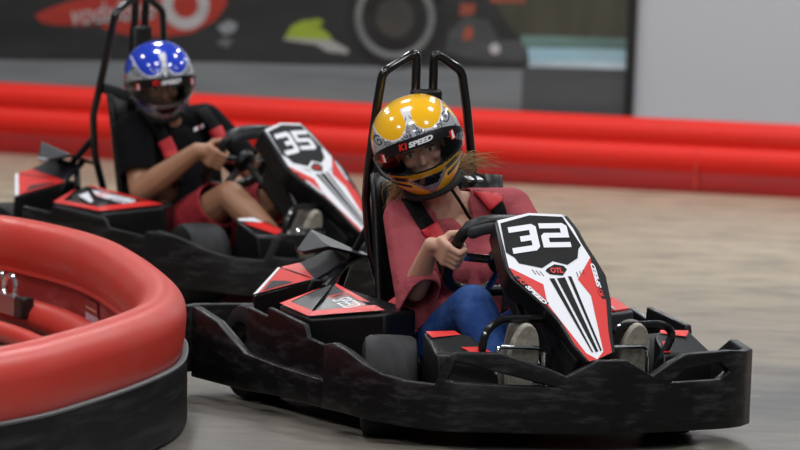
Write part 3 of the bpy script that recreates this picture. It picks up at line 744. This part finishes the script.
    trs = put('jeans' if woman else 'shorts', tr, o); md = trs.modifiers.new('thick', 'SOLIDIFY'); md.thickness = .004; md.offset = 1
    # shoes, soles turned forward on the pedals
    for key in 'RL':
        hip, kn, an = legs[key]; toe = an + Vector((.085, -.004, .135)); heel = an + Vector((.03, 0, -.055)); fw = Vector((.93, 0, -.36)).normalized()
        sm2 = MB(); sm2.hull(ell(heel, (.032, .034, .034)) + ell(an + Vector((.0, 0, .03)), .036) + ell(an + Vector((.055, 0, .06)), (.034, .042, .034)))
        sm2.hull(ell(an + Vector((.05, 0, .05)), (.034, .042, .034)) + ell(toe, (.028, .038, .026)))
        me = fuse(sm2, .005, 3); me.materials.append(M['canvas']); so = put('shoe', me, o)
        up = (toe - heel).normalized(); sd = Vector((0, 1, 0)); nrm = up.cross(sd).normalized(); nrm = nrm if nrm.x > 0 else -nrm
        L_ = (toe - heel).length + .06; mid = (toe + heel) / 2 + nrm * .036; loop = []
        for i in range(28):
            A = 2 * math.pi * i / 28; yy = math.sin(A) * (.046 + .006 * math.cos(A)); uu = math.cos(A) * L_ / 2
            loop.append(mid + up * uu + sd * yy * (1 if abs(math.cos(A)) > .2 else .93))
        MB().solid([p + nrm * .014 for p in loop], [p - nrm * .008 for p in loop]).build('sole', M['sole'], so, bevel=.004)
    hl, hb = make_helmet(o, Hm, 'yellow' if woman else 'blue', cfg['hs'])
    # chin strap
    cs = cfg['strap']; MB().tube(catmull(cs, 6), .005, 8, flat=.6).build('chin_strap', M['belt'], hl)
    if woman:
        mbh = MB(); random.seed(11)
        for i in range(150):
            if i < 85:   # blown out to her left
                r0 = Hm @ Vector((-.055 + random.uniform(-.03, .03), .080 + random.uniform(-.02, .012), -.108 + random.uniform(-.012, .016)))
                ln = random.uniform(.04, .11) if i % 4 else random.uniform(.10, .17); end = r0 + Vector((random.uniform(-.03, .02), ln, random.uniform(-.035, .03))); mid = (r0 + end) / 2 + Vector((random.uniform(-.01, .01), 0, random.uniform(.0, .025)))
            else:        # curls at the right of her neck
                r0 = Hm @ Vector((-.03 + random.uniform(-.05, .03), -.082 + random.uniform(-.012, .02), -.105 + random.uniform(-.02, .02)))
                end = r0 + Vector((random.uniform(-.06, .0), random.uniform(-.035, .02), random.uniform(-.09, -.02))); mid = (r0 + end) / 2 + Vector((random.uniform(-.03, .03), random.uniform(-.03, .0), random.uniform(-.01, .01)))
            mbh.tube(catmull([r0, mid, end], 5), [.0011] * 7 + [.0008, .0006, .0004, .0002], 4, cap=False)
        for i in range(4):
            mbh.tube(catmull([Hm @ Vector((-.07, .05 - .03 * i, -.09)), neck0 + Vector((-.09, .03 - .03 * i, .02)), neck0 + Vector((-.10, .05 - .04 * i, -.05))], 5), .014, 6)
        hr = mbh.build('hair', M['hair'], o); hr['label'] = 'long light brown hair blowing out from under the helmet'
    # lettering patch on the polo
    return o, bvh_of(top), hb

def add_harness(kart, bv, bvleg, straps, padR, padL, lap, d=(-.895, .437, -.07)):
    for pts in straps: ribbon('shoulder_belt', pts, .042, M['belt'], kart, bv, .017, d=d)
    for pts in (padR, padL): 
        o = ribbon('belt_pad', pts, .050, M['redpad'], kart, bv, .023, d=d, dense=6, thick=.006)
        if o: o['label'] = 'red pad on the shoulder belt'
    for sy in (-.17, .10):
        MB().tube(catmull([(-.30, sy, .70), (-.22, sy * .9 - .005, .685), (-.13, sy * .75 - .01, .655)], 4), .022, 8, flat=.16).build('shoulder_belt', M['belt'], kart)
        MB().hull([(x, sy * .82 + y, z) for x, z in ((-.17, .672), (-.14, .664), (-.17, .680), (-.14, .672)) for y in (-.026, .026)]).build('belt_adjuster', M['steel'], kart, bevel=.003)
    for pts in lap: MB().tube(catmull(pts, 5), .026, 8, flat=.14).build('lap_belt', M['redpad'], kart)

KART_A = ((.2008, .004, 0), R(26)); KART_B = ((-.741, 4.0, 0), R(51))
kart1 = make_kart('black go-kart numbered 32, driven by the person in the yellow helmet', *KART_A, '32', 'dark')
kart2 = make_kart('black go-kart numbered 35, driven by the person in the blue helmet', *KART_B, '35', 'bright')

w_cfg = dict(sR=(-.115, -.155, .562), sL=(-.08, .170, .592), eR=(.075, -.205, .372), eL=(.12, .225, .40), head=(-.045, -.155, .779), hs=1.05, neck=(-.075, -.055, .625), yaw=-23, pitch=9, roll=22,
             arm=1.0, leg=1.0, sleeve=1., skin=M['skin'], top=M['maroon'], trouser=M['jeans'], kneeR=(.36, -.165, .352), kneeL=(.36, .13, .36), ankR=(.575, -.163, .185), ankL=(.575, .18, .185),
             vneck=[(-.19, .64), (-.118, .585), (-.060, .566), (-.012, .536), (.010, .556), (-.022, .66)], neckhole=.088,
             strap=[(.035, -.09, .665), (.045, -.055, .615), (.03, -.02, .575), (.02, .005, .56)])
drv1, bv1, hb1 = make_driver('person in a yellow helmet, dusty red top and jeans, steering kart 32', *KART_A, True, w_cfg)
m_cfg = dict(sR=(-.11, -.205, .562), sL=(-.09, .155, .585), eR=(-.0, -.275, .355), eL=(.12, .235, .39), head=(-.045, -.150, .748), hs=.99, neck=(-.08, -.06, .615), yaw=-36, pitch=16, roll=8, wide=1.1,
             arm=1.28, leg=1.12, sleeve=1.12, skin=M['skin2'], top=M['polo'], trouser=M['shorts'], kneeR=(.315, -.165, .36), kneeL=(.33, .13, .36), ankR=(.575, -.15, .185), ankL=(.575, .16, .185),
             vneck=[(9, 9), (9, 9.1), (9.1, 9)], neckhole=.075, strap=[(.03, -.11, .63), (.03, -.10, .61), (.02, -.09, .60)])
drv2, bv2, hb2 = make_driver('person in a blue helmet, black polo shirt and red shorts, steering kart 35', *KART_B, False, m_cfg)

add_harness(kart1, bv1, None, [[(0, -.215, .65), (0, -.165, .585), (0, -.108, .51), (0, -.07, .42)], [(-.06, .015, .705), (-.03, .048, .655), (0, .085, .60), (0, .11, .50)]],
            [(0, -.130, .548), (0, -.108, .515), (0, -.088, .482)], [(-.045, .035, .672), (-.02, .060, .640), (0, .082, .608)], [[(-.08, -.20, .33), (.0, -.205, .27), (.02, -.19, .20), (.0, -.17, .13)], [(-.08, .19, .32), (.0, .19, .26), (.02, .18, .19)]])
d2 = (-.63, .775, -.07)
add_harness(kart2, bv2, None, [[(0, -.235, .62), (0, -.165, .535), (0, -.11, .46), (0, -.08, .38)], [(-.02, .05, .64), (0, .11, .57), (0, .15, .51), (0, .16, .43)]],
            [(0, -.165, .535), (0, -.141, .508), (0, -.12, .475)], [(0, .110, .57), (0, .132, .542), (0, .15, .51)], [], d2)
# small printed logo on the polo
def patch(name, quad, m, parent, bv, d, lift):
    d = Vector(d).normalized(); g = []
    for p in quad:
        h = bv.ray_cast(Vector(p) - d * .6, d, 1.3); g.append(h[0] - d * lift if h[0] is not None else Vector(p))
    return MB().add(g, [tuple(range(len(g)))]).build(name, m, parent, smooth=0)
shirt2 = [c for c in drv2.children if c.name.startswith('shirt')][0]
ly, lz = -.066, .566
for y0, y1, m_ in ((0, .022, 'white'), (.024, .034, 'red'), (.036, .05, 'white')):
    patch('chest_logo', [(.05, ly + y0, lz + y0 * .3), (.05, ly + y1, lz + y1 * .3), (.05, ly + y1 - .002, lz + .014 + y1 * .3), (.05, ly + y0 - .002, lz + .014 + y0 * .3)], M[m_], shirt2, bv2, d2, .011)

# ------------------------------------------------------------------ barriers
def sweep(name, path, prof, m, parent, closed=True, smooth=50):
    """profile (outward, height) carried along a plan path"""
    n = len(path); vs = []; k = len(prof)
    for i in range(n):
        a = Vector(path[max(i - 1, 0)]); b = Vector(path[min(i + 1, n - 1)]); t = (b - a).normalized(); nx, ny = -t.y, t.x
        for o_, z in prof: vs.append((path[i][0] + nx * o_, path[i][1] + ny * o_, z))
    fs = [(i * k + j, i * k + (j + 1) % k, (i + 1) * k + (j + 1) % k, (i + 1) * k + j) for i in range(n - 1) for j in range(k if closed else k - 1)]
    if closed: fs += [tuple(range(k)), tuple((n - 1) * k + j for j in range(k))]
    return MB().add(vs, fs).build(name, m, parent, smooth=smooth)
def arc(c, r, a0, a1, n, sx_=1.): return [(c[0] + sx_ * r * math.cos(R(a)), c[1] + r * math.sin(R(a))) for a in np.linspace(a0, a1, n)]

NP = [(-3.2, 3.0), (-2.3, 2.78), (-1.65, 2.5), (-1.291, 2.179), (-1.077, 1.80), (-.922, 1.366), (-.80, .773), (-.706, .173), (-.662, -.242), (-.657, -.779), (-.723, -1.284), (-.845, -1.862), (-.97, -2.30), (-1.2, -2.75), (-1.6, -3.1), (-2.2, -3.3)]
npath = [(x, y) for x, y in catmull([(a, b) for a, b in NP], 8)]
nb = empty('track_barrier', (-.7, -.3, 0)); tag(nb, 'curved red barrier with a black skirt at the left, closest to the camera', 'barrier')
loc_path = [(x + .7, y + .3) for x, y in npath]
prof_top = [(.072 * math.cos(R(a)), .290 + .078 * math.sin(R(a))) for a in np.linspace(0, 180, 19)]
prof_top += [(-.072, .262), (-.064, .236), (-.050, .222), (-.048, .212), (-.054, .208), (-.054, .200), (-.038, .196), (.05, .18), (.062, .20), (.070, .24)]
tr_ = sweep('top_rail', loc_path, prof_top, M['barrier'], nb)
sweep('inner_wall', loc_path, [(-.036, .20), (-.040, .02), (.03, .02), (.03, .20)], M['innerbar'], nb)
lr = sweep('lower_rail', loc_path, arc((-.085, .085), .05, 0, 360, 17)[:-1], M['barrier'], nb)
sweep('lower_rail', loc_path, arc((-.20, .035), .034, 0, 360, 17)[:-1], M['barrier'], nb)
bd = sweep('rubber_skirt', loc_path, [(.066, .196), (.078, .196), (.084, .01), (.072, .01)], M['band'], nb)
sweep('skirt_lip', loc_path, [(.064, .191), (.080, .191), (.081, .197), (.077, .200), (.064, .199)], M['bandlip'], bd)
# label and clamp on the inside
st_i = [(i, p) for i, p in enumerate(loc_path)]
def along(idx, off, z):
    a = Vector(loc_path[idx - 1]); b = Vector(loc_path[idx + 1]); t = (b - a).normalized(); return Vector((loc_path[idx][0] - t.y * off, loc_path[idx][1] + t.x * off, z)), Vector((t.x, t.y, 0)), Vector((-t.y, t.x, 0))
def sticker_at(idx):
    p, t, n = along(idx, -.0415, .13)
    def quad(a, b_, z0, z1, l, skew=0.): return [p + t * a + n * -l + Vector((0, 0, z0)), p + t * b_ - n * l + Vector((0, 0, z0)), p + t * (b_ - skew) - n * l + Vector((0, 0, z1)), p + t * a - n * l + Vector((0, 0, z1))]
    s_ = MB().solid(quad(-.13, .13, -.04, .052, 0, .06), quad(-.13, .13, -.04, .052, .003, .06)).build('warning_sticker', M['stickred'], nb)
    MB().add(quad(-.12, .12, -.038, .012, .0045), [(0, 1, 2, 3)]).build('printed_panel', M['sticker'], s_, smooth=0)
    MB().add(quad(-.12, .08, .024, .031, .0045), [(0, 1, 2, 3)]).build('printed_line', M['peach'], s_, smooth=0)
sticker_at(42)
def clamp_at(idx):
    p, t, n = along(idx, -.14, .115); o_ = MB()
    def bx(c, a, b_, c_): 
        pts = [c + t * sx1 * a + n * sy1 * b_ + Vector((0, 0, sz1 * c_)) for sx1 in (-1, 1) for sy1 in (-1, 1) for sz1 in (-1, 1)]; return pts
    cl = MB().hull(bx(p, .10, .02, .03)).build('rail_clamp', M['steel'], nb, bevel=.005)
    MB().hull(bx(p + t * .13, .035, .022, .034)).build('clamp_block', M['black'], cl, bevel=.006)
    for dt in (-.07, .03):
        ring = [p + t * (dt + .05 * math.cos(a)) + Vector((0, 0, .055 + .038 * math.sin(a))) - n * .01 for a in np.linspace(0, 2 * math.pi, 21)[:-1]]
        MB().tube(ring, .009, 8, closed=True).build('clamp_ring', M['chrome'], cl)
clamp_at(31)

FP = [(-11, 14.4), (-7.4, 13.3), (-3.9, 12.15), (-1.96, 11.46), (-.01, 10.80), (1.87, 10.44), (4, 10.0), (7.5, 8.95), (11, 7.9)]
fpath = catmull(FP, 8)
fb = empty('track_barrier', (0, 10.8, 0)); tag(fb, 'long red barrier running across the back of the track under the wall', 'barrier')
fl = [(x, y - 10.8) for x, y in fpath]
# the path runs left to right, so its outward side faces away; the profile is mirrored to face the track
sweep('top_rail', fl, [(-x, z) for x, z in arc((0, .280), .062, -55, 235, 20)], M['farbar'], fb)
sweep('middle_rail', fl, [(-x, z) for x, z in arc((.0, .165), .068, -70, 80, 12) + arc((0, .165), .068, 100, 250, 12)], M['farbar'], fb)
sweep('barrier_web', fl, [(-.035, .02), (-.035, .27), (.035, .27), (.035, .02)], M['farbar'], fb)
sweep('base_rail', fl, [(-.042, .0), (-.046, .02), (-.046, .085), (-.038, .098), (.04, .098), (.04, .0)], M['barbase'], fb)
for i in (12, 18, 29, 38, 49):
    p = Vector(fl[i]); a = Vector(fl[i + 1]) - p; t = a.normalized(); n = Vector((-t.y, t.x))
    MB().hull([(p.x + t.x * u + n.x * v, p.y + t.y * u + n.y * v, z) for u in (-.006, .006) for v in (-.064, .064) for z in (.02, .20)]).build('joint', M['barrier'], fb)

# ------------------------------------------------------------------ setting: floor, wall, post
fl_m = bpy.data.materials.new('polished_concrete'); fl_m.use_nodes = True
nt = fl_m.node_tree; bs = nt.nodes['Principled BSDF']; L = nt.links.new
tc = nt.nodes.new('ShaderNodeTexCoord')
def noise_(scale, detail=5, rough=.6):
    mp = nt.nodes.new('ShaderNodeMapping'); mp.inputs['Scale'].default_value = scale
    n = nt.nodes.new('ShaderNodeTexNoise'); n.inputs['Scale'].default_value = 1; n.inputs['Detail'].default_value = detail; n.inputs['Roughness'].default_value = rough
    L(tc.outputs['Object'], mp.inputs[0]); L(mp.outputs[0], n.inputs['Vector']); return n.outputs[0]
def mixc(fac, a, b, lo, hi):
    r = nt.nodes.new('ShaderNodeMapRange'); r.inputs[1].default_value = lo; r.inputs[2].default_value = hi; L(fac, r.inputs[0])
    m = nt.nodes.new('ShaderNodeMix'); m.data_type = 'RGBA'; L(r.outputs[0], m.inputs[0])
    for s_, v in ((6, a), (7, b)):
        if isinstance(v, tuple): m.inputs[s_].default_value = (*v, 1)
        else: L(v, m.inputs[s_])
    return m.outputs[2]
c1 = mixc(noise_((.5, .8, 1)), (.44, .355, .245), (.53, .435, .315), .35, .65)
g1 = mixc(noise_((.6, .9, 1)), (.115, .10, .082), (.185, .165, .138), .35, .65)
sep = nt.nodes.new('ShaderNodeSeparateXYZ'); L(tc.outputs['Object'], sep.inputs[0])
depth_mix = nt.nodes.new('ShaderNodeMath'); depth_mix.operation = 'MULTIPLY_ADD'; depth_mix.inputs[1].default_value = .6; L(noise_((.7, 1., 1)), depth_mix.inputs[0])
yy = nt.nodes.new('ShaderNodeMath'); yy.operation = 'MULTIPLY'; yy.inputs[1].default_value = .12; L(sep.outputs[1], yy.inputs[0]); L(yy.outputs[0], depth_mix.inputs[2])
c0 = mixc(depth_mix.outputs[0], g1, c1, .30, 1.15)                             # darker grey towards the camera, lighter tan concrete towards the back
c2 = mixc(noise_((3.2, 5.5, 1), 6, .7), c0, (.095, .085, .072), .48, .74)   # scuffs
d_ = nt.nodes.new('ShaderNodeMapping'); d_.inputs['Location'].default_value = (-1.25 * .9, -.85 * .55, 0); d_.inputs['Scale'].default_value = (.9, .55, 0); L(tc.outputs['Object'], d_.inputs[0])
ln_ = nt.nodes.new('ShaderNodeVectorMath'); ln_.operation = 'LENGTH'; L(d_.outputs[0], ln_.inputs[0])
rub = nt.nodes.new('ShaderNodeMath'); rub.operation = 'MULTIPLY_ADD'; rub.inputs[1].default_value = 1.5; L(noise_((2.2, 2.6, 1), 4, .6), rub.inputs[0])
inv_ = nt.nodes.new('ShaderNodeMath'); inv_.operation = 'MULTIPLY'; inv_.inputs[1].default_value = -1.; L(ln_.outputs['Value'], inv_.inputs[0]); L(inv_.outputs[0], rub.inputs[2])
c25 = mixc(rub.outputs[0], c2, (.070, .066, .062), .05, .55)               # tyre rubber laid down in the corner
c26 = mixc(noise_((7, 13, 1), 3, .7), c25, (.26, .235, .20), .58, .85)           # pale scuffed grain
c3 = mixc(noise_((1.3, 2.2, 1), 5), c26, (.11, .10, .09), .62, .80)
L(c3, bs.inputs['Base Color'])
rr = nt.nodes.new('ShaderNodeMapRange'); rr.inputs[3].default_value = .32; rr.inputs[4].default_value = .55; L(noise_((1.5, 5, 1)), rr.inputs[0]); L(rr.outputs[0], bs.inputs['Roughness'])
tag(MB().box((-14, -19, -.1), (14, 17, 0)).build('floor', fl_m, smooth=0), kind='structure')

TH = R(-16.5); WO = Vector((0, 12.0, 0))
def wpt(w, z, out=0.): return WO + Vector((math.cos(TH), math.sin(TH), 0)) * w + Vector((0, 0, z)) + Vector((math.sin(TH), -math.cos(TH), 0)) * out
tag(MB().solid([wpt(-13, 0), wpt(13, 0), wpt(13, 4.6), wpt(-13, 4.6)], [wpt(-13, 0, -.15), wpt(13, 0, -.15), wpt(13, 4.6, -.15), wpt(-13, 4.6, -.15)]).build('wall_back', M['wall'], smooth=0), kind='structure')
tag(MB().solid([wpt(1.132, 0, .05), wpt(1.168, 0, .05), wpt(1.168, 3, .05), wpt(1.132, 3, .05)], [wpt(1.132, 0, 0.001), wpt(1.168, 0, 0.001), wpt(1.168, 3, 0.001), wpt(1.132, 3, 0.001)]).build('trim_1', M['post'], smooth=0), kind='structure')

# printed mural of racing cars
def print_mat(name, c, c2=None, sc=(3, 3, 8)):
    return mat(name, c, .45, noise=(sc, c2 or tuple(x * .6 for x in c), .4, .7))
mu = empty('wall_mural', tuple(wpt(-1.5, 0))); tag(mu, 'large dark printed mural of racing cars on the wall behind the red barrier', 'mural')
def mp_(poly, lift): return [wpt(w, z, lift) - Vector(mu.location) for w, z in poly]
MB().solid(mp_([(-5.5, .02), (1.130, .02), (1.130, 2.2), (-5.5, 2.2)], .012), mp_([(-5.5, .02), (1.130, .02), (1.130, 2.2), (-5.5, 2.2)], .001)).build('mural_board', print_mat('mural_tarmac', (.022, .023, .024), (.04, .042, .042), (1, 1, 5)), mu, smooth=0)
def mshape(name, poly, m, lift): return MB().add(mp_(poly, lift), [tuple(range(len(poly)))]).build(name, m, mu, smooth=0)
mshape('printed_road', [(-5.5, .05), (.60, .05), (.60, .49), (-.55, .455), (-.92, .448), (-2.1, .400), (-5.5, .36)], print_mat('mural_road', (.25, .27, .285), (.17, .185, .195), (1, 1, 14)), .0135)
mshape('printed_kerb', [(-5.5, .05), (.60, .05), (.60, .37), (-.55, .345), (-2.1, .30), (-5.5, .26)], print_mat('mural_kerb', (.24, .255, .265), (.15, .16, .165), (1, 1, 14)), .0145)
pr = print_mat('mural_red', (.46, .045, .03), (.36, .03, .02))
mshape('printed_car_nose', [(-1.96, .632), (-1.90, .665), (-1.78, .71), (-1.45, .80), (-.98, .86), (-.94, .74), (-1.0, .655), (-1.12, .585), (-1.26, .560), (-1.44, .556), (-1.56, .575), (-1.62, .600), (-1.84, .588), (-1.92, .600)], pr, .0135)
mshape('printed_shadow', [(-1.62, .600), (-1.48, .632), (-1.30, .66), (-1.32, .675), (-1.52, .655), (-1.70, .615)], print_mat('mural_shade', (.10, .03, .03)), .0142)
pw = print_mat('mural_white', (.55, .54, .54), (.42, .40, .41))
ringp = []
for i in range(33):
    A_ = 2 * math.pi * i / 32; ringp.append((A_,))
def mring(cx_, cz, r0, r1, m, lift, name):
    vs = []; n = 40
    for i in range(n):
        A_ = 2 * math.pi * i / n; vs += [(cx_ + r0 * math.cos(A_), cz + r0 * math.sin(A_)), (cx_ + r1 * math.cos(A_), cz + r1 * math.sin(A_))]
    return MB().add(mp_(vs, lift), [(2 * i, 2 * i + 1, 2 * ((i + 1) % n) + 1, 2 * ((i + 1) % n)) for i in range(n)]).build(name, m, mu, smooth=0)
mring(-1.16, .725, .068, .125, pw, .0142, 'printed_roundel')
mring(-1.16, .725, .0, .068, pr, .0142, 'printed_roundel')
wd = Vector((math.cos(TH), math.sin(TH), 0))
text_on('printed_word', 'vodafone', .15, wpt(-1.77, .592, .0150) - Vector(mu.location), wd + Vector((0, 0, .13)), Vector((-.1, 0, 1)), pw, mu, .25, .005, width=.46)
mshape('printed_highlight', [(-.99, .62), (-.93, .66), (-.88, .64), (-.90, .60), (-.95, .585)], print_mat('mural_pale', (.30, .32, .34)), .0142)
mshape('printed_highlight', [(-.99, .54), (-.95, .57), (-.90, .56), (-.93, .52)], print_mat('mural_pale2', (.16, .17, .18)), .0142)
mshape('printed_wing', [(-.635, .585), (-.60, .645), (-.545, .675), (-.455, .69), (-.43, .668), (-.462, .655), (-.40, .612), (-.385, .585)], print_mat('mural_green', (.34, .44, .045), (.26, .34, .03)), .0142)
mshape('printed_wing', [(-.645, .575), (-.62, .59), (-.385, .585), (-.30, .545), (-.30, .520), (-.41, .528), (-.47, .56)], print_mat('mural_greywhite', (.42, .42, .40), (.30, .30, .30)), .0141)
mring(-.065, .715, .0, .26, print_mat('mural_tyre', (.012, .012, .013), (.03, .03, .03)), .0140, 'printed_tyre')
mring(-.065, .715, .172, .207, print_mat('mural_tyre_ring', (.20, .215, .21), (.13, .14, .14)), .0146, 'printed_tyre')
mring(-.065, .715, .0, .10, print_mat('mural_hub', (.045, .045, .042), (.08, .07, .06)), .0146, 'printed_tyre')
po = print_mat('mural_orange', (.42, .10, .05), (.25, .06, .04))
mshape('printed_bodywork', [(.265, .74), (.34, .75), (.35, .80), (.27, .80)], po, .0142); mshape('printed_bodywork', [(.285, .62), (.34, .625), (.335, .69), (.30, .685)], po, .0142); mshape('printed_bodywork', [(.42, .81), (.60, .82), (.60, .84), (.42, .84)], po, .0142)
pg = print_mat('mural_grey', (.085, .09, .092), (.045, .048, .05))
mshape('printed_bodywork', [(.22, .66), (.30, .74), (.42, .72), (.47, .63), (.62, .635), (.615, .53), (.42, .52), (.30, .535), (.20, .56)], pg, .0140)
mring(.455, .585, .0, .027, pw, .0146, 'printed_lamp')
mshape('printed_trees', [(.56, .655), (1.128, .665), (1.128, 1.6), (.40, 1.6), (.45, .80)], print_mat('mural_olive', (.075, .075, .05), (.045, .045, .03), (5, 5, 1)), .0138)
mshape('printed_hoarding', [(.60, .60), (1.128, .612), (1.128, .668), (.58, .658)], print_mat('mural_teal', (.17, .29, .26), (.09, .15, .14), (2, 2, 14)), .0143)
mshape('printed_hoarding', [(.63, .535), (1.128, .55), (1.128, .612), (.62, .60)], print_mat('mural_blue', (.36, .60, .72), (.34, .44, .48), (2, 2, 20)), .0143)
mshape('printed_hoarding', [(.63, .505), (1.128, .518), (1.128, .55), (.63, .535)], print_mat('mural_sky', (.60, .72, .78), (.30, .40, .45), (2, 2, 20)), .0143)
mshape('printed_road', [(.60, .05), (1.128, .05), (1.128, .518), (.60, .505)], print_mat('mural_grey_road', (.095, .10, .105), (.06, .064, .07), (1, 1, 14)), .0141)

# ------------------------------------------------------------------ light
wd_ = bpy.data.worlds.new('hall'); SC.world = wd_; wd_.use_nodes = True
wd_.node_tree.nodes['Background'].inputs[0].default_value = (.85, .92, 1, 1); wd_.node_tree.nodes['Background'].inputs[1].default_value = .10
def lamp(x, y, z, e, size=.5, c=(.97, .985, 1)):
    l = bpy.data.lights.new('ceiling_and_fill_lamp', 'AREA'); l.shape = 'DISK'; l.size = size; l.energy = e; l.color = c
    o = bpy.data.objects.new('ceiling_and_fill_lamp', l); COL.objects.link(o); o.location = (x, y, z); return o
for x in (-4.2, -1.4, 1.4, 4.2):
    for y in (-11, -7, -3, 1, 5, 9): lamp(x, y, 4.8, 59)  # row nearest the camera is added fill for the faces; the rest light the hall

# ------------------------------------------------------------------ camera
F = 5700.; PITCH = math.atan((225 + 182) / F)
cd = bpy.data.cameras.new('camera'); cam = bpy.data.objects.new('camera', cd); COL.objects.link(cam)
cd.sensor_width = 36; cd.lens = 36 * F / 800; cd.clip_end = 200
fw = Vector((0, math.cos(PITCH), -math.sin(PITCH))); up = Vector((0, math.sin(PITCH), math.cos(PITCH))); rt = Vector((1, 0, 0)); ro = R(2.3)
ex = rt * math.cos(ro) + up * math.sin(ro); ey = -rt * math.sin(ro) + up * math.cos(ro)
cam.matrix_world = Matrix(((ex.x, ey.x, -fw.x, 0), (ex.y, ey.y, -fw.y, -16.2), (ex.z, ey.z, -fw.z, 1.7), (0, 0, 0, 1)))
cd.dof.use_dof = True; cd.dof.focus_distance = 15.75; cd.dof.aperture_fstop = 5.0
SC.camera = cam
SC.view_settings.view_transform = 'Standard'; SC.view_settings.look = 'None'; SC.view_settings.gamma = 1; SC.view_settings.use_curve_mapping = False
SC.view_settings.exposure = 0.
